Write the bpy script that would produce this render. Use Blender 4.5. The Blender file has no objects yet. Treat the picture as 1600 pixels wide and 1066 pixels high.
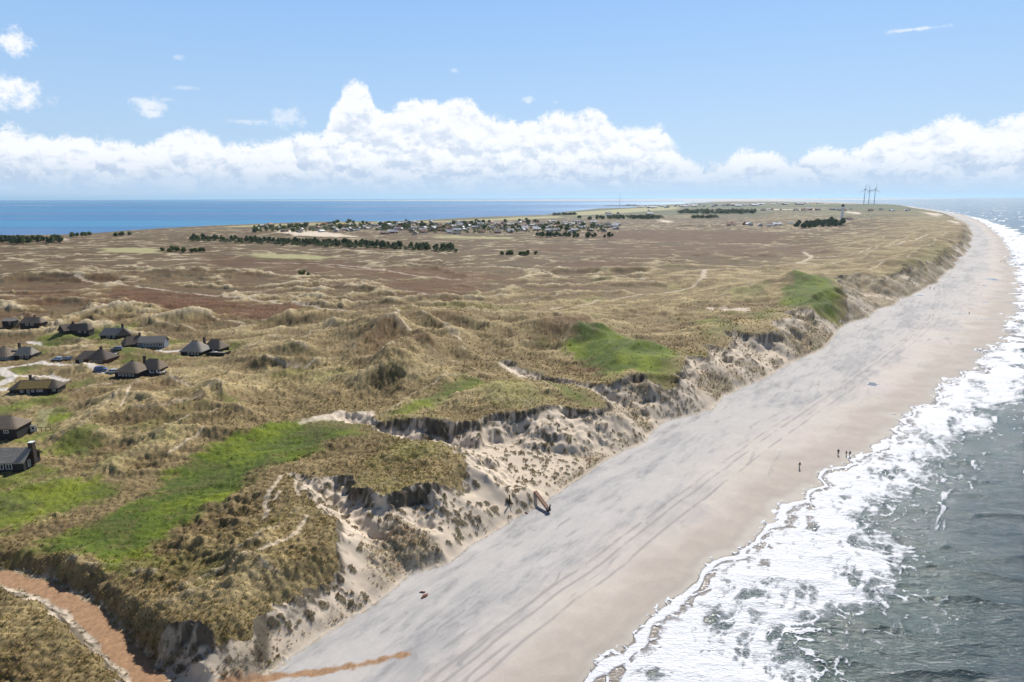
import bpy, bmesh, math, random
import numpy as np
from mathutils import Matrix, Vector
S = bpy.context.scene
C = S.collection
rad = math.radians
F32 = np.float32
# ------------------------------------------------------------------ camera
PITCH, ROLL, CAMH, FOC = rad(11.86), rad(-0.17), 70.0, 1600 * 24 / 36
cam = bpy.data.objects.new('camera', bpy.data.cameras.new('camera'))
C.objects.link(cam)
RM = Matrix.Rotation(math.pi / 2 - PITCH, 3, 'X') @ Matrix.Rotation(ROLL, 3, 'Z')
cam.matrix_world = Matrix.Translation((0, 0, CAMH)) @ RM.to_4x4()
cam.data.sensor_width = 36; cam.data.lens = 24
cam.data.clip_start = 1; cam.data.clip_end = 200000
S.camera = cam
# ------------------------------------------------------------------ sun
SUN_AZ, SUN_EL = rad(20), rad(41)            # ahead of the camera, a little to the right
sl = bpy.data.lights.new('sun', 'SUN'); sl.energy = 5.0; sl.angle = rad(0.55); sl.color = (1, .95, .88)
so = bpy.data.objects.new('sun', sl); C.objects.link(so)
sdir = Vector((math.sin(SUN_AZ) * math.cos(SUN_EL), math.cos(SUN_AZ) * math.cos(SUN_EL), math.sin(SUN_EL)))
so.rotation_euler = sdir.to_track_quat('Z', 'Y').to_euler()
S.view_settings.view_transform = 'Standard'; S.view_settings.look = 'None'
S.view_settings.gamma = 1; S.view_settings.exposure = 0.22
# ------------------------------------------------------------------ node helper
class NT:
    def __init__(s, nt): s.nt = nt; nt.nodes.clear()
    def n(s, t, **k):
        o = s.nt.nodes.new(t)
        for a, b in k.items(): setattr(o, a, b)
        return o
    def put(s, sock, v):
        if v is None: return
        if isinstance(v, bpy.types.NodeSocket): s.nt.links.new(v, sock)
        else: sock.default_value = v
    def m(s, op, a, b=None, c=None, clamp=False):
        o = s.n('ShaderNodeMath', operation=op, use_clamp=clamp)
        s.put(o.inputs[0], a); s.put(o.inputs[1], b); s.put(o.inputs[2], c); return o.outputs[0]
    def mix(s, f, a, b, mode='MIX'):
        o = s.n('ShaderNodeMix', data_type='RGBA', blend_type=mode)
        s.put(o.inputs[0], f); s.put(o.inputs[6], a); s.put(o.inputs[7], b); return o.outputs[2]
    def ramp(s, v, lo, hi, a=0., b=1., kind='SMOOTHSTEP'):
        o = s.n('ShaderNodeMapRange', interpolation_type=kind)
        for i, q in enumerate((v, lo, hi, a, b)): s.put(o.inputs[i], q)
        return o.outputs[0]
    def noise(s, vec, scale, detail=4., rough=.5, dist=0., dim='3D', out=0):
        o = s.n('ShaderNodeTexNoise', noise_dimensions=dim)
        s.put(o.inputs['Vector'], vec); s.put(o.inputs['Scale'], scale); s.put(o.inputs['Detail'], detail)
        s.put(o.inputs['Roughness'], rough); s.put(o.inputs['Distortion'], dist); return o.outputs[out]
    def xyz(s, x, y, z):
        o = s.n('ShaderNodeCombineXYZ'); s.put(o.inputs[0], x); s.put(o.inputs[1], y); s.put(o.inputs[2], z); return o.outputs[0]
# ------------------------------------------------------------------ world: physical sky with far cumulus banks
W = bpy.data.worlds.new('World'); S.world = W; W.use_nodes = True
def build_world():
    t = NT(W.node_tree)
    sky = t.n('ShaderNodeTexSky', sky_type='NISHITA', sun_disc=False)
    sky.sun_elevation = SUN_EL; sky.sun_rotation = SUN_AZ
    sky.altitude = 70; sky.air_density = 1.0; sky.dust_density = 0.6; sky.ozone_density = 2.0
    tc = t.n('ShaderNodeTexCoord').outputs['Generated']
    sp = t.n('ShaderNodeSeparateXYZ'); t.put(sp.inputs[0], tc)
    X, Y, Z = sp.outputs
    deg = 180 / math.pi
    az = t.m('MULTIPLY', t.m('ARCTAN2', X, Y), deg)
    el = t.m('MULTIPLY', t.m('ARCSINE', Z), deg)
    def px(x, y):   # bearing and elevation of a cloud seen in the photograph
        v = RM @ Vector((x - 800, 533 - y, -FOC)); v.normalize()
        return math.degrees(math.atan2(v.x, v.y)), math.degrees(math.asin(v.z))
    # profile of the cloud tops round the horizon
    pts = [(0, 196), (60, 212), (150, 218), (230, 222), (290, 206), (350, 222), (410, 228), (470, 210), (500, 214),
           (512, 186), (528, 160), (556, 132), (582, 152), (592, 168), (640, 160), (710, 156), (760, 176), (800, 190), (850, 182), (925, 174), (960, 196), (1000, 205), (1035, 198),
           (1046, 218), (1075, 246), (1110, 258), (1135, 254), (1150, 238), (1180, 232), (1220, 238), (1240, 250), (1262, 240), (1290, 232), (1330, 236), (1370, 216), (1430, 206), (1495, 184), (1545, 194), (1599, 180)]
    cv = t.n('ShaderNodeFloatCurve'); c = cv.mapping.curves[0]
    P = [px(*p) for p in pts]
    P = [(-60, 6.0)] + P + [(60, 7.0)]
    P = [((a + 60) / 120, e / 12) for a, e in P]
    c.points[0].location = P[0]; c.points[1].location = P[-1]
    for p in P[1:-1]: c.points.new(*p)
    for p in c.points: p.handle_type = 'AUTO_CLAMPED'
    cv.mapping.update()
    t.put(cv.inputs['Value'], t.m('DIVIDE', t.m('ADD', az, 60.), 120.))
    top = t.m('MULTIPLY', cv.outputs[0], 12.)
    def fbm(off, sc, det, ro, sy=1.25, dist=0.):
        return t.noise(t.xyz(t.m('ADD', az, off), t.m('MULTIPLY', el, sy), 0.), sc, det, ro, dist, '2D')
    warp = t.n('ShaderNodeTexNoise', noise_dimensions='2D')
    t.put(warp.inputs['Vector'], t.xyz(az, el, 0.)); t.put(warp.inputs['Scale'], 1.0); t.put(warp.inputs['Detail'], 4.); t.put(warp.inputs['Roughness'], .6)
    wvs = t.n('ShaderNodeVectorMath', operation='MULTIPLY_ADD'); t.put(wvs.inputs[0], warp.outputs['Color']); wvs.inputs[1].default_value = (1.5, 1.5, 0); wvs.inputs[2].default_value = (-.75, -.75, 0)
    fineN = t.m('MULTIPLY', t.m('SUBTRACT', fbm(40., 4.2, 4., .65), .5), .55)
    def billow(da=0., de=0.):   # cauliflower edge: inverted cells plus noise
        v = t.xyz(t.m('ADD', az, da), t.m('MULTIPLY', t.m('ADD', el, de), 1.15), 0.)
        wv = t.n('ShaderNodeVectorMath', operation='ADD'); t.put(wv.inputs[0], v); t.put(wv.inputs[1], wvs.outputs[0])
        tot = None
        for sc, am in ((.42, 1.0), (1.0, .5), (2.4, .26)):
            vo = t.n('ShaderNodeTexVoronoi', feature='F1', voronoi_dimensions='2D'); t.put(vo.inputs['Vector'], wv.outputs[0]); t.put(vo.inputs['Scale'], sc)
            d = vo.outputs['Distance']
            b = t.m('MULTIPLY', t.m('SUBTRACT', .40, t.m('MULTIPLY', d, d)), am * 1.2)
            tot = b if tot is None else t.m('ADD', tot, b)
        return t.m('ADD', tot, fineN)
    B = billow(); B2 = billow(.18, .42)
    hgt = t.m('SUBTRACT', t.m('ADD', top, t.m('MULTIPLY', B, .85)), t.m('ADD', el, .25))
    edge = t.ramp(t.m('ADD', hgt, t.m('MULTIPLY', t.m('SUBTRACT', fbm(7., 6., 3., .7), .5), .5)), -.2, .5)
    base = t.ramp(t.m('ADD', el, t.m('MULTIPLY', fbm(3., .22, 3., .5, 5.), 1.2)), .7, 3.0)
    dens = t.m('MULTIPLY', edge, base, clamp=True)
    # small free clouds
    wisp = t.m('MULTIPLY', t.m('SUBTRACT', fbm(11., .8, 6., .68), .5), 2.4)
    for (x, y, sx, sy, am) in ((18, 64, 36, 21, 1.), (20, 146, 60, 28, 1.), (232, 168, 36, 20, .75), (448, 182, 34, 18, .5), (1420, 47, 66, 11, .62), (1392, 50, 24, 8, .4), (1450, 44, 26, 6, .35),
                               (826, 157, 13, 8, .5), (868, 159, 8, 5, .35), (710, 110, 9, 5, .4), (278, 90, 12, 5, .3), (385, 190, 50, 4, .45), (290, 137, 22, 3, .3), (262, 156, 25, 3, .3)):
        a0, e0 = px(x, y); a1, e1 = px(x + sx, y - sy)
        dx = t.m('DIVIDE', t.m('SUBTRACT', az, a0), a1 - a0); dy = t.m('DIVIDE', t.m('SUBTRACT', el, e0), e1 - e0)
        d = t.m('SQRT', t.m('ADD', t.m('MULTIPLY', dx, dx), t.m('MULTIPLY', dy, dy)))
        k = t.m('ADD', t.m('SUBTRACT', 1., d), wisp)
        dens = t.m('MAXIMUM', dens, t.m('MULTIPLY', t.ramp(k, .0, .95), am))
    # thin milky band near the horizon
    veil = t.m('MULTIPLY', t.ramp(el, 0., 4.2, 1., 0.), .7)
    # light and shade inside the bank
    lit = t.m('MULTIPLY', t.m('SUBTRACT', B2, B), .7)
    sh = t.ramp(t.m('ADD', t.m('ADD', lit, t.m('MULTIPLY', t.m('SUBTRACT', fbm(21., .55, 5., .62, 2.2), .52), 1.5)),
                    t.m('MULTIPLY', t.ramp(hgt, 0., 3.5), .32)), -.05, .75)
    low = t.ramp(el, 1.3, 3.6, 1., 0.)
    shade = t.m('ADD', t.m('MULTIPLY', sh, .70), t.m('MULTIPLY', low, .5), clamp=True)
    K = 1 / SKYK
    white = (.88 * K, .895 * K, .93 * K, 1); grey = (.47 * K, .57 * K, .72 * K, 1)
    ccol = t.mix(shade, white, grey)
    vcol = (.46 * K, .60 * K, .79 * K, 1)
    scol = t.mix(1., sky.outputs[0], (1.0, 1.02, 1.0, 1), 'MULTIPLY')
    lift = t.mix(t.ramp(el, 12., 34., .70, 0.), t.mix(1., scol, (.40, .44, .54, 1), 'MULTIPLY'), t.mix(t.ramp(el, 0., 20.), (.53 * K, .72 * K, .94 * K, 1), (.29 * K, .56 * K, .98 * K, 1)))        # bright spring sky
    c1 = t.mix(veil, lift, vcol)
    c2 = t.mix(t.m('MULTIPLY', dens, .96), c1, ccol)
    ground = t.ramp(el, -1., -.2, 0., 1.)
    c3 = t.mix(ground, (.3 * K, .4 * K, .5 * K, 1), c2)
    bg = t.n('ShaderNodeBackground'); t.put(bg.inputs[0], c3); bg.inputs[1].default_value = SKYK
    ou = t.n('ShaderNodeOutputWorld'); t.put(ou.inputs[0], bg.outputs[0])
SKYK = 0.10
build_world()
# ------------------------------------------------------------------ pixel of the photograph -> point on a level z
def ray(px, py):
    v = RM @ Vector((px - 800, 533 - py, -FOC)); return v
def Wp(px, py, z=0.):
    v = ray(px, py); k = (z - CAMH) / v.z if v.z < -1e-3 else 6e4
    return (v.x * k, v.y * k)
# ------------------------------------------------------------------ numpy noise
_rs = np.random.RandomState(7)
_perm = np.concatenate([_rs.permutation(256)] * 2).astype(np.int32)
_ga = _rs.rand(256) * 2 * np.pi
_gx = np.cos(_ga).astype(F32); _gy = np.sin(_ga).astype(F32)
_rnd = _rs.rand(256).astype(F32)
def perlin(x, y, seed=0):
    x = np.asarray(x, dtype=np.float64) + seed * 17.37; y = np.asarray(y, dtype=np.float64) - seed * 9.71
    xi = np.floor(x); yi = np.floor(y)
    fx = (x - xi).astype(F32); fy = (y - yi).astype(F32)
    xi = (xi.astype(np.int64) & 255).astype(np.int32); yi = (yi.astype(np.int64) & 255).astype(np.int32)
    x1 = (xi + 1) & 255; y1 = (yi + 1) & 255
    def g(ix, iy, dx, dy):
        h = _perm[_perm[ix] + iy]; return _gx[h] * dx + _gy[h] * dy
    u = fx * fx * fx * (fx * (fx * 6 - 15) + 10); v = fy * fy * fy * (fy * (fy * 6 - 15) + 10)
    a = g(xi, yi, fx, fy); b = g(x1, yi, fx - 1, fy); c = g(xi, y1, fx, fy - 1); d = g(x1, y1, fx - 1, fy - 1)
    return ((a + (b - a) * u) * (1 - v) + (c + (d - c) * u) * v) * 1.5
def fbm(x, y, sc, oc=4, seed=0, ro=.5):
    s = np.zeros(np.shape(x), F32); a = 1.; f = 1. / sc; t = 0
    for i in range(oc):
        s += a * perlin(x * f, y * f, seed + i * 3); t += a; a *= ro; f *= 2.03
    return s / t * 1.4
def ridged(x, y, sc, oc=4, seed=0, ro=.5):
    s = np.zeros(np.shape(x), F32); a = 1.; f = 1. / sc; t = 0
    for i in range(oc):
        n = 1 - np.abs(perlin(x * f, y * f, seed + i * 3)) * 1.6
        s += a * n * n; t += a; a *= ro; f *= 2.1
    return s / t
def worley(x, y, sc, seed=0, jit=.9):
    """distance to nearest cell point (in cells) and that cell's random number"""
    x = np.asarray(x, dtype=np.float64) / sc; y = np.asarray(y, dtype=np.float64) / sc
    xi = np.floor(x).astype(np.int64); yi = np.floor(y).astype(np.int64)
    best = np.full(np.shape(x), 9., F32); rn = np.zeros(np.shape(x), F32)
    for dx in (-1, 0, 1):
        for dy in (-1, 0, 1):
            a = ((xi + dx) & 255).astype(np.int32); b = ((yi + dy + seed * 7) & 255).astype(np.int32)
            h = _perm[_perm[a] + b]; h2 = _perm[h + 31 + seed]
            cx = xi + dx + .5 + (_rnd[h] - .5) * jit; cy = yi + dy + .5 + (_rnd[h2] - .5) * jit
            d = np.sqrt((cx - x) ** 2 + (cy - y) ** 2).astype(F32)
            k = d < best; best = np.where(k, d, best); rn = np.where(k, _rnd[_perm[h2 + 11]], rn)
    return best, rn
def sstep(a, b, x):
    t = np.clip((x - a) / (b - a), 0, 1); return t * t * (3 - 2 * t)
def lerp(a, b, t): return a + (b - a) * t
def seg_dist2(x, y, pts, closed):
    d2 = np.full(x.shape, 1e12, F32)
    n = len(pts)
    for i in range(n if closed else n - 1):
        ax, ay = pts[i]; bx, by = pts[(i + 1) % n]
        ex, ey = bx - ax, by - ay; L = ex * ex + ey * ey + 1e-9
        px = x - ax; py = y - ay
        t = np.clip((px * ex + py * ey) / L, 0, 1)
        dx = px - t * ex; dy = py - t * ey
        d2 = np.minimum(d2, dx * dx + dy * dy)
    return d2
def inside(x, y, pts):
    c = np.zeros(x.shape, bool); n = len(pts)
    for i in range(n):
        ax, ay = pts[i]; bx, by = pts[(i + 1) % n]
        if ay == by: continue
        k = (ay > y) != (by > y)
        xx = (bx - ax) * (y - ay) / (by - ay) + ax
        c ^= k & (x < xx)
    return c
def sdf(x, y, pts, margin=None):
    """signed distance, positive inside; beyond margin of the bounding box it is just -margin"""
    out = np.full(x.shape, -(margin or 0), F32)
    if margin is None: k = slice(None)
    else:
        P = np.array(pts); lo = P.min(0) - margin; hi = P.max(0) + margin
        k = (x > lo[0]) & (x < hi[0]) & (y > lo[1]) & (y < hi[1])
        if not k.any(): return out
    xs = x[k]; ys = y[k]
    d = np.sqrt(seg_dist2(xs, ys, pts, True)); out[k] = np.where(inside(xs, ys, pts), d, -d)
    return out
def ldist(x, y, pts, margin):
    out = np.full(x.shape, margin, F32)
    P = np.array(pts); lo = P.min(0) - margin; hi = P.max(0) + margin
    k = (x > lo[0]) & (x < hi[0]) & (y > lo[1]) & (y < hi[1])
    if k.any(): out[k] = np.minimum(np.sqrt(seg_dist2(x[k], y[k], pts, False)), margin)
    return out

def lod(fn, x, y, ws):
    """noise whose grain grows with distance in octave steps (fn takes scaled x, y)"""
    l = np.clip(np.log2(np.maximum(ws, 1e-3)), 0, 5); lo = np.floor(l); out = np.zeros(x.shape, F32)
    for i in range(7):
        k = (lo == i) | ((lo + 1 == i) & (l > lo))
        if not k.any(): continue
        v = fn(x[k] / 2 ** i, y[k] / 2 ** i); f = (l - lo)[k]
        out[k] += v * np.where(lo[k] == i, 1 - f, f)
    return out
def lfbm(x, y, ws, sc, oc=4, seed=0, ro=.5): return lod(lambda a, b: fbm(a, b, sc, oc, seed, ro), x, y, ws)
def lridged(x, y, ws, sc, oc=4, seed=0, ro=.5): return lod(lambda a, b: ridged(a, b, sc, oc, seed, ro), x, y, ws)
# ================================================================== THE LAND
def L(z, *p): return [Wp(a, b, z) for a, b in p]
water_line = L(0, (700, 1200), (790, 1130), (900, 1062), (965, 1010), (1015, 965), (1045, 925), (1100, 885), (1160, 850), (1215, 800), (1256, 765), (1285, 732), (1345, 700),
               (1400, 650), (1470, 590), (1530, 550), (1562, 520), (1576, 480), (1580, 440), (1574, 400), (1560, 372), (1537, 350), (1504, 336), (1462, 328.5), (1415, 322), (1350, 318), (1290, 315.5), (1215, 313.5))
OCEAN = water_line + [(9e4, 9e4), (9e4, -3000), (60, -400)]
foot_line = L(3, (150, 1230), (300, 1130), (400, 1066), (450, 1025), (500, 992), (575, 950), (615, 922), (640, 898), (700, 878), (740, 848), (790, 818), (845, 788), (890, 757), (950, 716), (1005, 690), (1030, 662),
              (1110, 640), (1130, 618), (1190, 592), (1245, 562), (1285, 545), (1312, 513), (1370, 487), (1450, 449), (1490, 418), (1512, 388), (1520, 367), (1513, 351), (1488, 338), (1450, 330), (1405, 323.5), (1345, 319), (1290, 316.5), (1220, 314.5))
LAND = foot_line + [(-9e4, 9e4), (-9e4, -3000), (-300, -3000)]
fj_line = L(0, (-500, 385), (-300, 377), (-100, 371), (0, 368), (95, 367), (170, 363), (250, 357), (330, 353), (400, 350), (500, 346.5), (620, 346), (760, 339), (850, 336), (885, 331), (935, 326), (985, 324.5),
            (1010, 321.5), (1060, 319), (1105, 316.5), (1120, 314.5))
FJORD = fj_line + [(-9e4, 9e4), (-9e4, 0)]
crest = L(11, (-300, 850), (-100, 862), (0, 880), (40, 884), (62, 878), (92, 892), (100, 912), (128, 918), (150, 940), (176, 945), (182, 962), (215, 960), (232, 972), (262, 958), (300, 955), (345, 965), (385, 955), (395, 938),
          (452, 905), (522, 872), (524, 848), (514, 822), (496, 800), (470, 770), (452, 738), (470, 742), (500, 748), (545, 752), (566, 770), (603, 782), (640, 765), (685, 762), (718, 750),
          (732, 722), (700, 706), (640, 690), (606, 678), (566, 664), (540, 660), (500, 656), (520, 646), (560, 644), (600, 660), (655, 660), (700, 664), (742, 664), (775, 655), (830, 650), (862, 642), (880, 640), (915, 640), (948, 636), (938, 618),
          (900, 606), (850, 592), (800, 578), (780, 562), (800, 560), (850, 580), (890, 592), (955, 604), (1000, 596), (1020, 600), (1050, 602), (1062, 585), (1070, 570), (1076, 560), (1104, 566), (1112, 556), (1100, 540), (1140, 548), (1132, 524), (1150, 522),
          (1180, 526), (1212, 522), (1190, 508), (1240, 505), (1216, 492), (1250, 488), (1280, 492), (1314, 488), (1322, 470), (1308, 456), (1300, 444), (1345, 434), (1378, 444), (1400, 430), (1440, 420), (1470, 404),
          (1494, 385), (1506, 368), (1502, 352), (1478, 339), (1440, 330), (1400, 324), (1345, 319.5), (1290, 317.2), (1220, 315))
PLAT = crest + [(-9e4, 9e4), (-9e4, -100)]
fore = L(10, (-300, 890), (-60, 908), (0, 915), (60, 935), (95, 950), (125, 985), (165, 1020), (205, 1060), (235, 1110), (260, 1200), (100, 1500), (-900, 1500))
# surface heights read off the photograph: x, y in the photo and metres above the sea
CP = [(50, 1000, 9.5), (150, 1020, 9), (0, 940, 9), (180, 1066, 9), (0, 1066, 10), (0, 860, 9.5), (120, 880, 9.5), (200, 850, 8), (300, 900, 9.6), (220, 930, 8.6), (400, 860, 12.5), (480, 820, 12), (420, 920, 9.8), (450, 750, 11.5), (360, 800, 10), (300, 750, 8.5), (150, 800, 8), (0, 800, 8),
      (600, 740, 12.5), (690, 725, 12.5), (560, 690, 11), (450, 690, 9.5), (540, 650, 11.5), (300, 650, 12), (230, 640, 12), (180, 690, 9), (100, 650, 8), (0, 645, 8.2), (30, 700, 8), (0, 740, 8), (60, 615, 9), (120, 590, 10), (150, 560, 9), (90, 560, 9), (220, 580, 9.5), (230, 540, 9.5), (310, 555, 10), (380, 590, 11),
      (430, 556, 14), (480, 600, 11), (560, 610, 10.5), (600, 520, 15), (640, 560, 14), (500, 530, 12), (700, 500, 13.5), (870, 505, 14), (760, 545, 11.5), (700, 590, 12), (680, 640, 12), (780, 620, 13), (850, 640, 13), (900, 625, 11), (980, 555, 14), (1050, 580, 12.5), (1020, 560, 13.5), (900, 575, 9), (930, 540, 12), (820, 580, 10),
      (1100, 530, 12), (1160, 500, 13), (1230, 490, 14), (1260, 445, 18), (1300, 470, 16), (1340, 430, 15), (1200, 480, 12), (1150, 480, 11), (1400, 415, 15), (1460, 390, 15), (1495, 360, 15), (1470, 345, 14), (1400, 385, 12), (1300, 415, 9), (1200, 430, 9), (1000, 450, 8), (1000, 500, 9), (850, 470, 8), (700, 440, 8), (550, 470, 9), (400, 470, 8), (250, 470, 9), (100, 470, 9),
      (300, 510, 10), (100, 510, 9), (-200, 600, 9), (-200, 800, 9), (-200, 450, 8), (0, 420, 7), (200, 400, 6), (0, 385, 4), (400, 410, 6), (400, 375, 5), (600, 390, 6), (800, 400, 6), (1000, 380, 6), (1200, 390, 7), (600, 360, 4), (800, 350, 4), (1000, 340, 5), (1100, 350, 7), (1250, 360, 8), (1350, 360, 11),
      (1420, 345, 17), (1380, 330, 20), (1250, 325, 17), (1300, 320, 25), (1230, 319, 28), (1150, 320, 10), (1100, 318, 7)]
_cp = []
for a, b, z in CP:
    X, Y = Wp(a, b, z); r = math.hypot(X, Y); _cp.append((math.atan2(X, Y) * 1.0, math.log(r), z))
def base_top(x, y):
    az = np.arctan2(x, y).astype(F32); lr = np.log(np.hypot(x, y) + 1).astype(F32)
    n = np.zeros(x.shape, F32); d = np.zeros(x.shape, F32)
    for a, l, z in _cp:
        w = ((az - a) ** 2 * 1.0 + (lr - l) ** 2 * .55 + 1.5e-3) ** -2.
        n += w * z; d += w
    return n / d
# single dunes: photo x, y of the top, level, height, radius across and along, turn
DUNES = []
for a, b, z, h, ru, rv, t in [(600, 512, 14, 6, 16, 30, 20), (560, 530, 12, 3, 30, 9, -25), (655, 548, 12, 5, 9, 20, -30), (610, 575, 12, 4.5, 12, 9, 0), (700, 497, 13, 6, 22, 9, 0), (755, 508, 12, 3, 14, 7, 0), (870, 510, 12, 7, 20, 13, 10), (700, 520, 12, 4, 26, 6, -14),
                              (440, 562, 11, 3, 24, 12, -8), (255, 612, 11, 2.5, 16, 9, 5), (340, 640, 10, 1.6, 14, 8, 0), (160, 625, 9, 2.5, 10, 5, 0), (175, 545, 10, 3.0, 11, 6, 0), (130, 575, 9, 1.8, 12, 3, 4), (380, 665, 10, 1.6, 8, 5, 0),
                              (980, 545, 11, 3.2, 9, 6, 10), (1030, 568, 11, 3, 8, 6, -10), (925, 535, 10, 2.6, 9, 5, 0), (1258, 447, 12, 5, 22, 9, 40), (1290, 470, 12, 3, 15, 9, 20), (800, 610, 11, 2, 14, 5, 20), (640, 585, 11, 2.2, 16, 5, 25), (1000, 600, 10, 1.5, 10, 4, 0),
                              (200, 495, 9, 2.5, 30, 12, -6), (480, 500, 9, 3, 30, 6, 5), (950, 420, 8, 5, 60, 8, -5), (1060, 440, 8, 4, 45, 8, -3), (620, 410, 8, 3, 50, 20, -8), (300, 425, 8, 4, 50, 22, -6), (100, 430, 8, 4, 60, 22, 5),
                              (1330, 440, 12, 3, 20, 9, 50), (1420, 410, 13, 5, 30, 14, 50), (1475, 375, 14, 5, 30, 18, 50), (150, 380, 5, 4, 60, 25, 0), (450, 365, 5, 7, 40, 20, 0), (560, 362, 5, 7, 50, 20, 0), (1090, 352, 6, 6, 60, 25, 0)]:
    X, Y = Wp(a, b, z + h * .7); DUNES.append((X, Y, h, ru, rv, rad(t)))
DKNOLL = L(14, (1290, 470))
# long sharp crested ridges: level, height, half width, points in the photo
RIDGES = [(h, w, [Wp(a, b, z) for a, b in p]) for z, h, w, p in [
    (11, 2.6, 6, [(128, 668), (158, 640), (188, 622), (210, 612), (214, 603), (232, 597), (270, 592), (302, 600), (330, 612), (346, 624)]), (10, 1.6, 4, [(205, 650), (262, 650), (312, 640), (332, 624)]), (10, 1.6, 5, [(112, 612), (150, 600), (200, 596)]), (10, 1.2, 4, [(250, 680), (300, 662), (360, 655), (420, 662)]),
    (14, 3.4, 9, [(470, 538), (520, 512), (570, 498), (602, 493), (640, 500), (668, 520)]), (13, 3.0, 7, [(545, 562), (582, 545), (620, 538), (650, 552), (668, 560)]), (14, 2.0, 5, [(602, 493), (618, 515), (622, 538)]), (13, 2.6, 8, [(664, 500), (700, 492), (745, 500), (790, 512)]), (12, 2.2, 6, [(690, 528), (715, 545), (732, 556)]), (13, 2.4, 7, [(815, 512), (860, 500), (905, 508), (940, 525)]),
    (12, 2.2, 6, [(378, 562), (420, 552), (452, 556), (485, 568)]), (10, 1.2, 4, [(380, 578), (420, 583), (480, 586), (520, 580)]), (11, 1.4, 5, [(560, 578), (602, 583), (642, 572), (700, 576), (745, 582)]), (12, 1.2, 5, [(600, 650), (640, 622), (682, 602), (722, 590), (780, 590), (832, 600), (862, 612)]), (11, 1.3, 4, [(880, 545), (905, 533), (940, 540), (955, 552), (990, 545), (1040, 556)]), (11, 1.5, 4, [(955, 575), (985, 560), (1020, 552)]),
    (9, 2.6, 9, [(140, 502), (200, 490), (262, 493), (292, 502)]), (9.5, 1.8, 6, [(55, 566), (105, 551), (150, 541)]), (9, 1.4, 6, [(200, 515), (260, 510), (330, 520)]), (9, 2.2, 10, [(230, 508), (330, 500), (400, 508), (480, 502), (560, 500)]), (10, 1.6, 6, [(330, 545), (400, 535), (460, 540)]),
    (8, 3, 14, [(0, 440), (60, 432), (130, 440), (182, 436)]), (8, 3, 14, [(130, 425), (200, 420), (280, 430), (340, 425), (400, 432)]), (8, 2, 10, [(40, 476), (110, 470), (170, 482)]), (8, 2, 9, [(420, 452), (500, 446), (560, 452), (620, 462), (700, 470)]), (8, 2, 9, [(700, 450), (780, 445), (832, 455)]), (8, 2, 9, [(800, 472), (900, 460), (980, 458)]), (8, 2.2, 9, [(600, 425), (680, 420), (720, 432)]),
    (8, 2, 10, [(860, 412), (940, 405), (1000, 410)]), (8, 2.4, 10, [(940, 440), (1010, 432), (1080, 438)]), (7, 3, 16, [(0, 405), (80, 398), (170, 404)]), (7, 3, 16, [(430, 398), (520, 394), (600, 400), (680, 398)]), (7, 2.5, 14, [(680, 415), (760, 408), (840, 402)]), (9, 2, 9, [(1050, 400), (1140, 396), (1230, 402)]), (10, 2, 8, [(1120, 470), (1180, 462), (1240, 450)]), (12, 3, 9, [(1235, 455), (1262, 441), (1300, 436)]), (9, 2, 8, [(1130, 425), (1200, 420), (1250, 425)]),
    (13, 3.5, 14, [(1290, 415), (1350, 400), (1400, 380), (1440, 362)]), (14, 3.5, 14, [(1340, 430), (1400, 412), (1450, 388), (1480, 365)]), (12, 3, 14, [(1290, 392), (1350, 380), (1420, 365)]), (9, 1.4, 5, [(0, 500), (40, 490), (90, 496)]), (11.5, .9, 3, [(235, 925), (300, 900), (360, 880), (440, 830), (480, 800)]), (11, .8, 3, [(450, 905), (400, 880), (330, 905), (260, 930)]), (9, .9, 3, [(60, 880), (120, 872), (160, 885), (240, 905)]), (12, .8, 3.5, [(590, 720), (640, 700), (700, 715)])]]
def ridges(x, y):
    s = np.zeros(x.shape, F32); cr = np.zeros(x.shape, F32)
    wx = x + 2.2 * perlin(x / 13, y / 13, 95) + .8 * perlin(x / 4, y / 4, 97); wy = y + 3 * perlin(x / 13, y / 13, 96)
    for i, (h, w, p) in enumerate(RIDGES):
        P = np.array(p); lo = P.min(0) - w * 4; hi = P.max(0) + w * 4
        k = (x > lo[0]) & (x < hi[0]) & (y > lo[1]) & (y < hi[1])
        if not k.any(): continue
        d = np.sqrt(seg_dist2(wx[k], wy[k], p, False)); e = np.exp(-(d / w) ** 1.35 * 1.3) * np.clip(.75 + .6 * perlin(x[k] / w / 3, y[k] / w / 3, i), .2, 1.2)
        s[k] = np.maximum(s[k], h * 1.45 * e); cr[k] = np.maximum(cr[k], sstep(.10 * w + .5, .02 * w + .1, d) * np.clip(.6 + perlin(x[k] / w / 1.5, y[k] / w / 1.5, i + 3), 0, 1))
    return s, cr
def dunes(x, y):
    s = np.zeros(x.shape, F32)
    for X, Y, h, ru, rv, t in DUNES:
        m = max(ru, rv) * 2.6
        k = (np.abs(x - X) < m) & (np.abs(y - Y) < m)
        if not k.any(): continue
        dx = x[k] - X; dy = y[k] - Y
        wx = 3 * perlin(dx / 14, dy / 14, int(h * 10)); dx = dx + wx * ru / 12; dy = dy + wx * rv / 14
        u = (dx * math.cos(t) + dy * math.sin(t)) / ru; v = (-dx * math.sin(t) + dy * math.cos(t)) / rv
        v = np.where(v < 0, v * 1.1, v * .7) * .75; u = u * .85            # steeper towards the viewer's side
        s[k] += h * .85 * np.exp(-(u * u + v * v) * 1.1)
    return s
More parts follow.
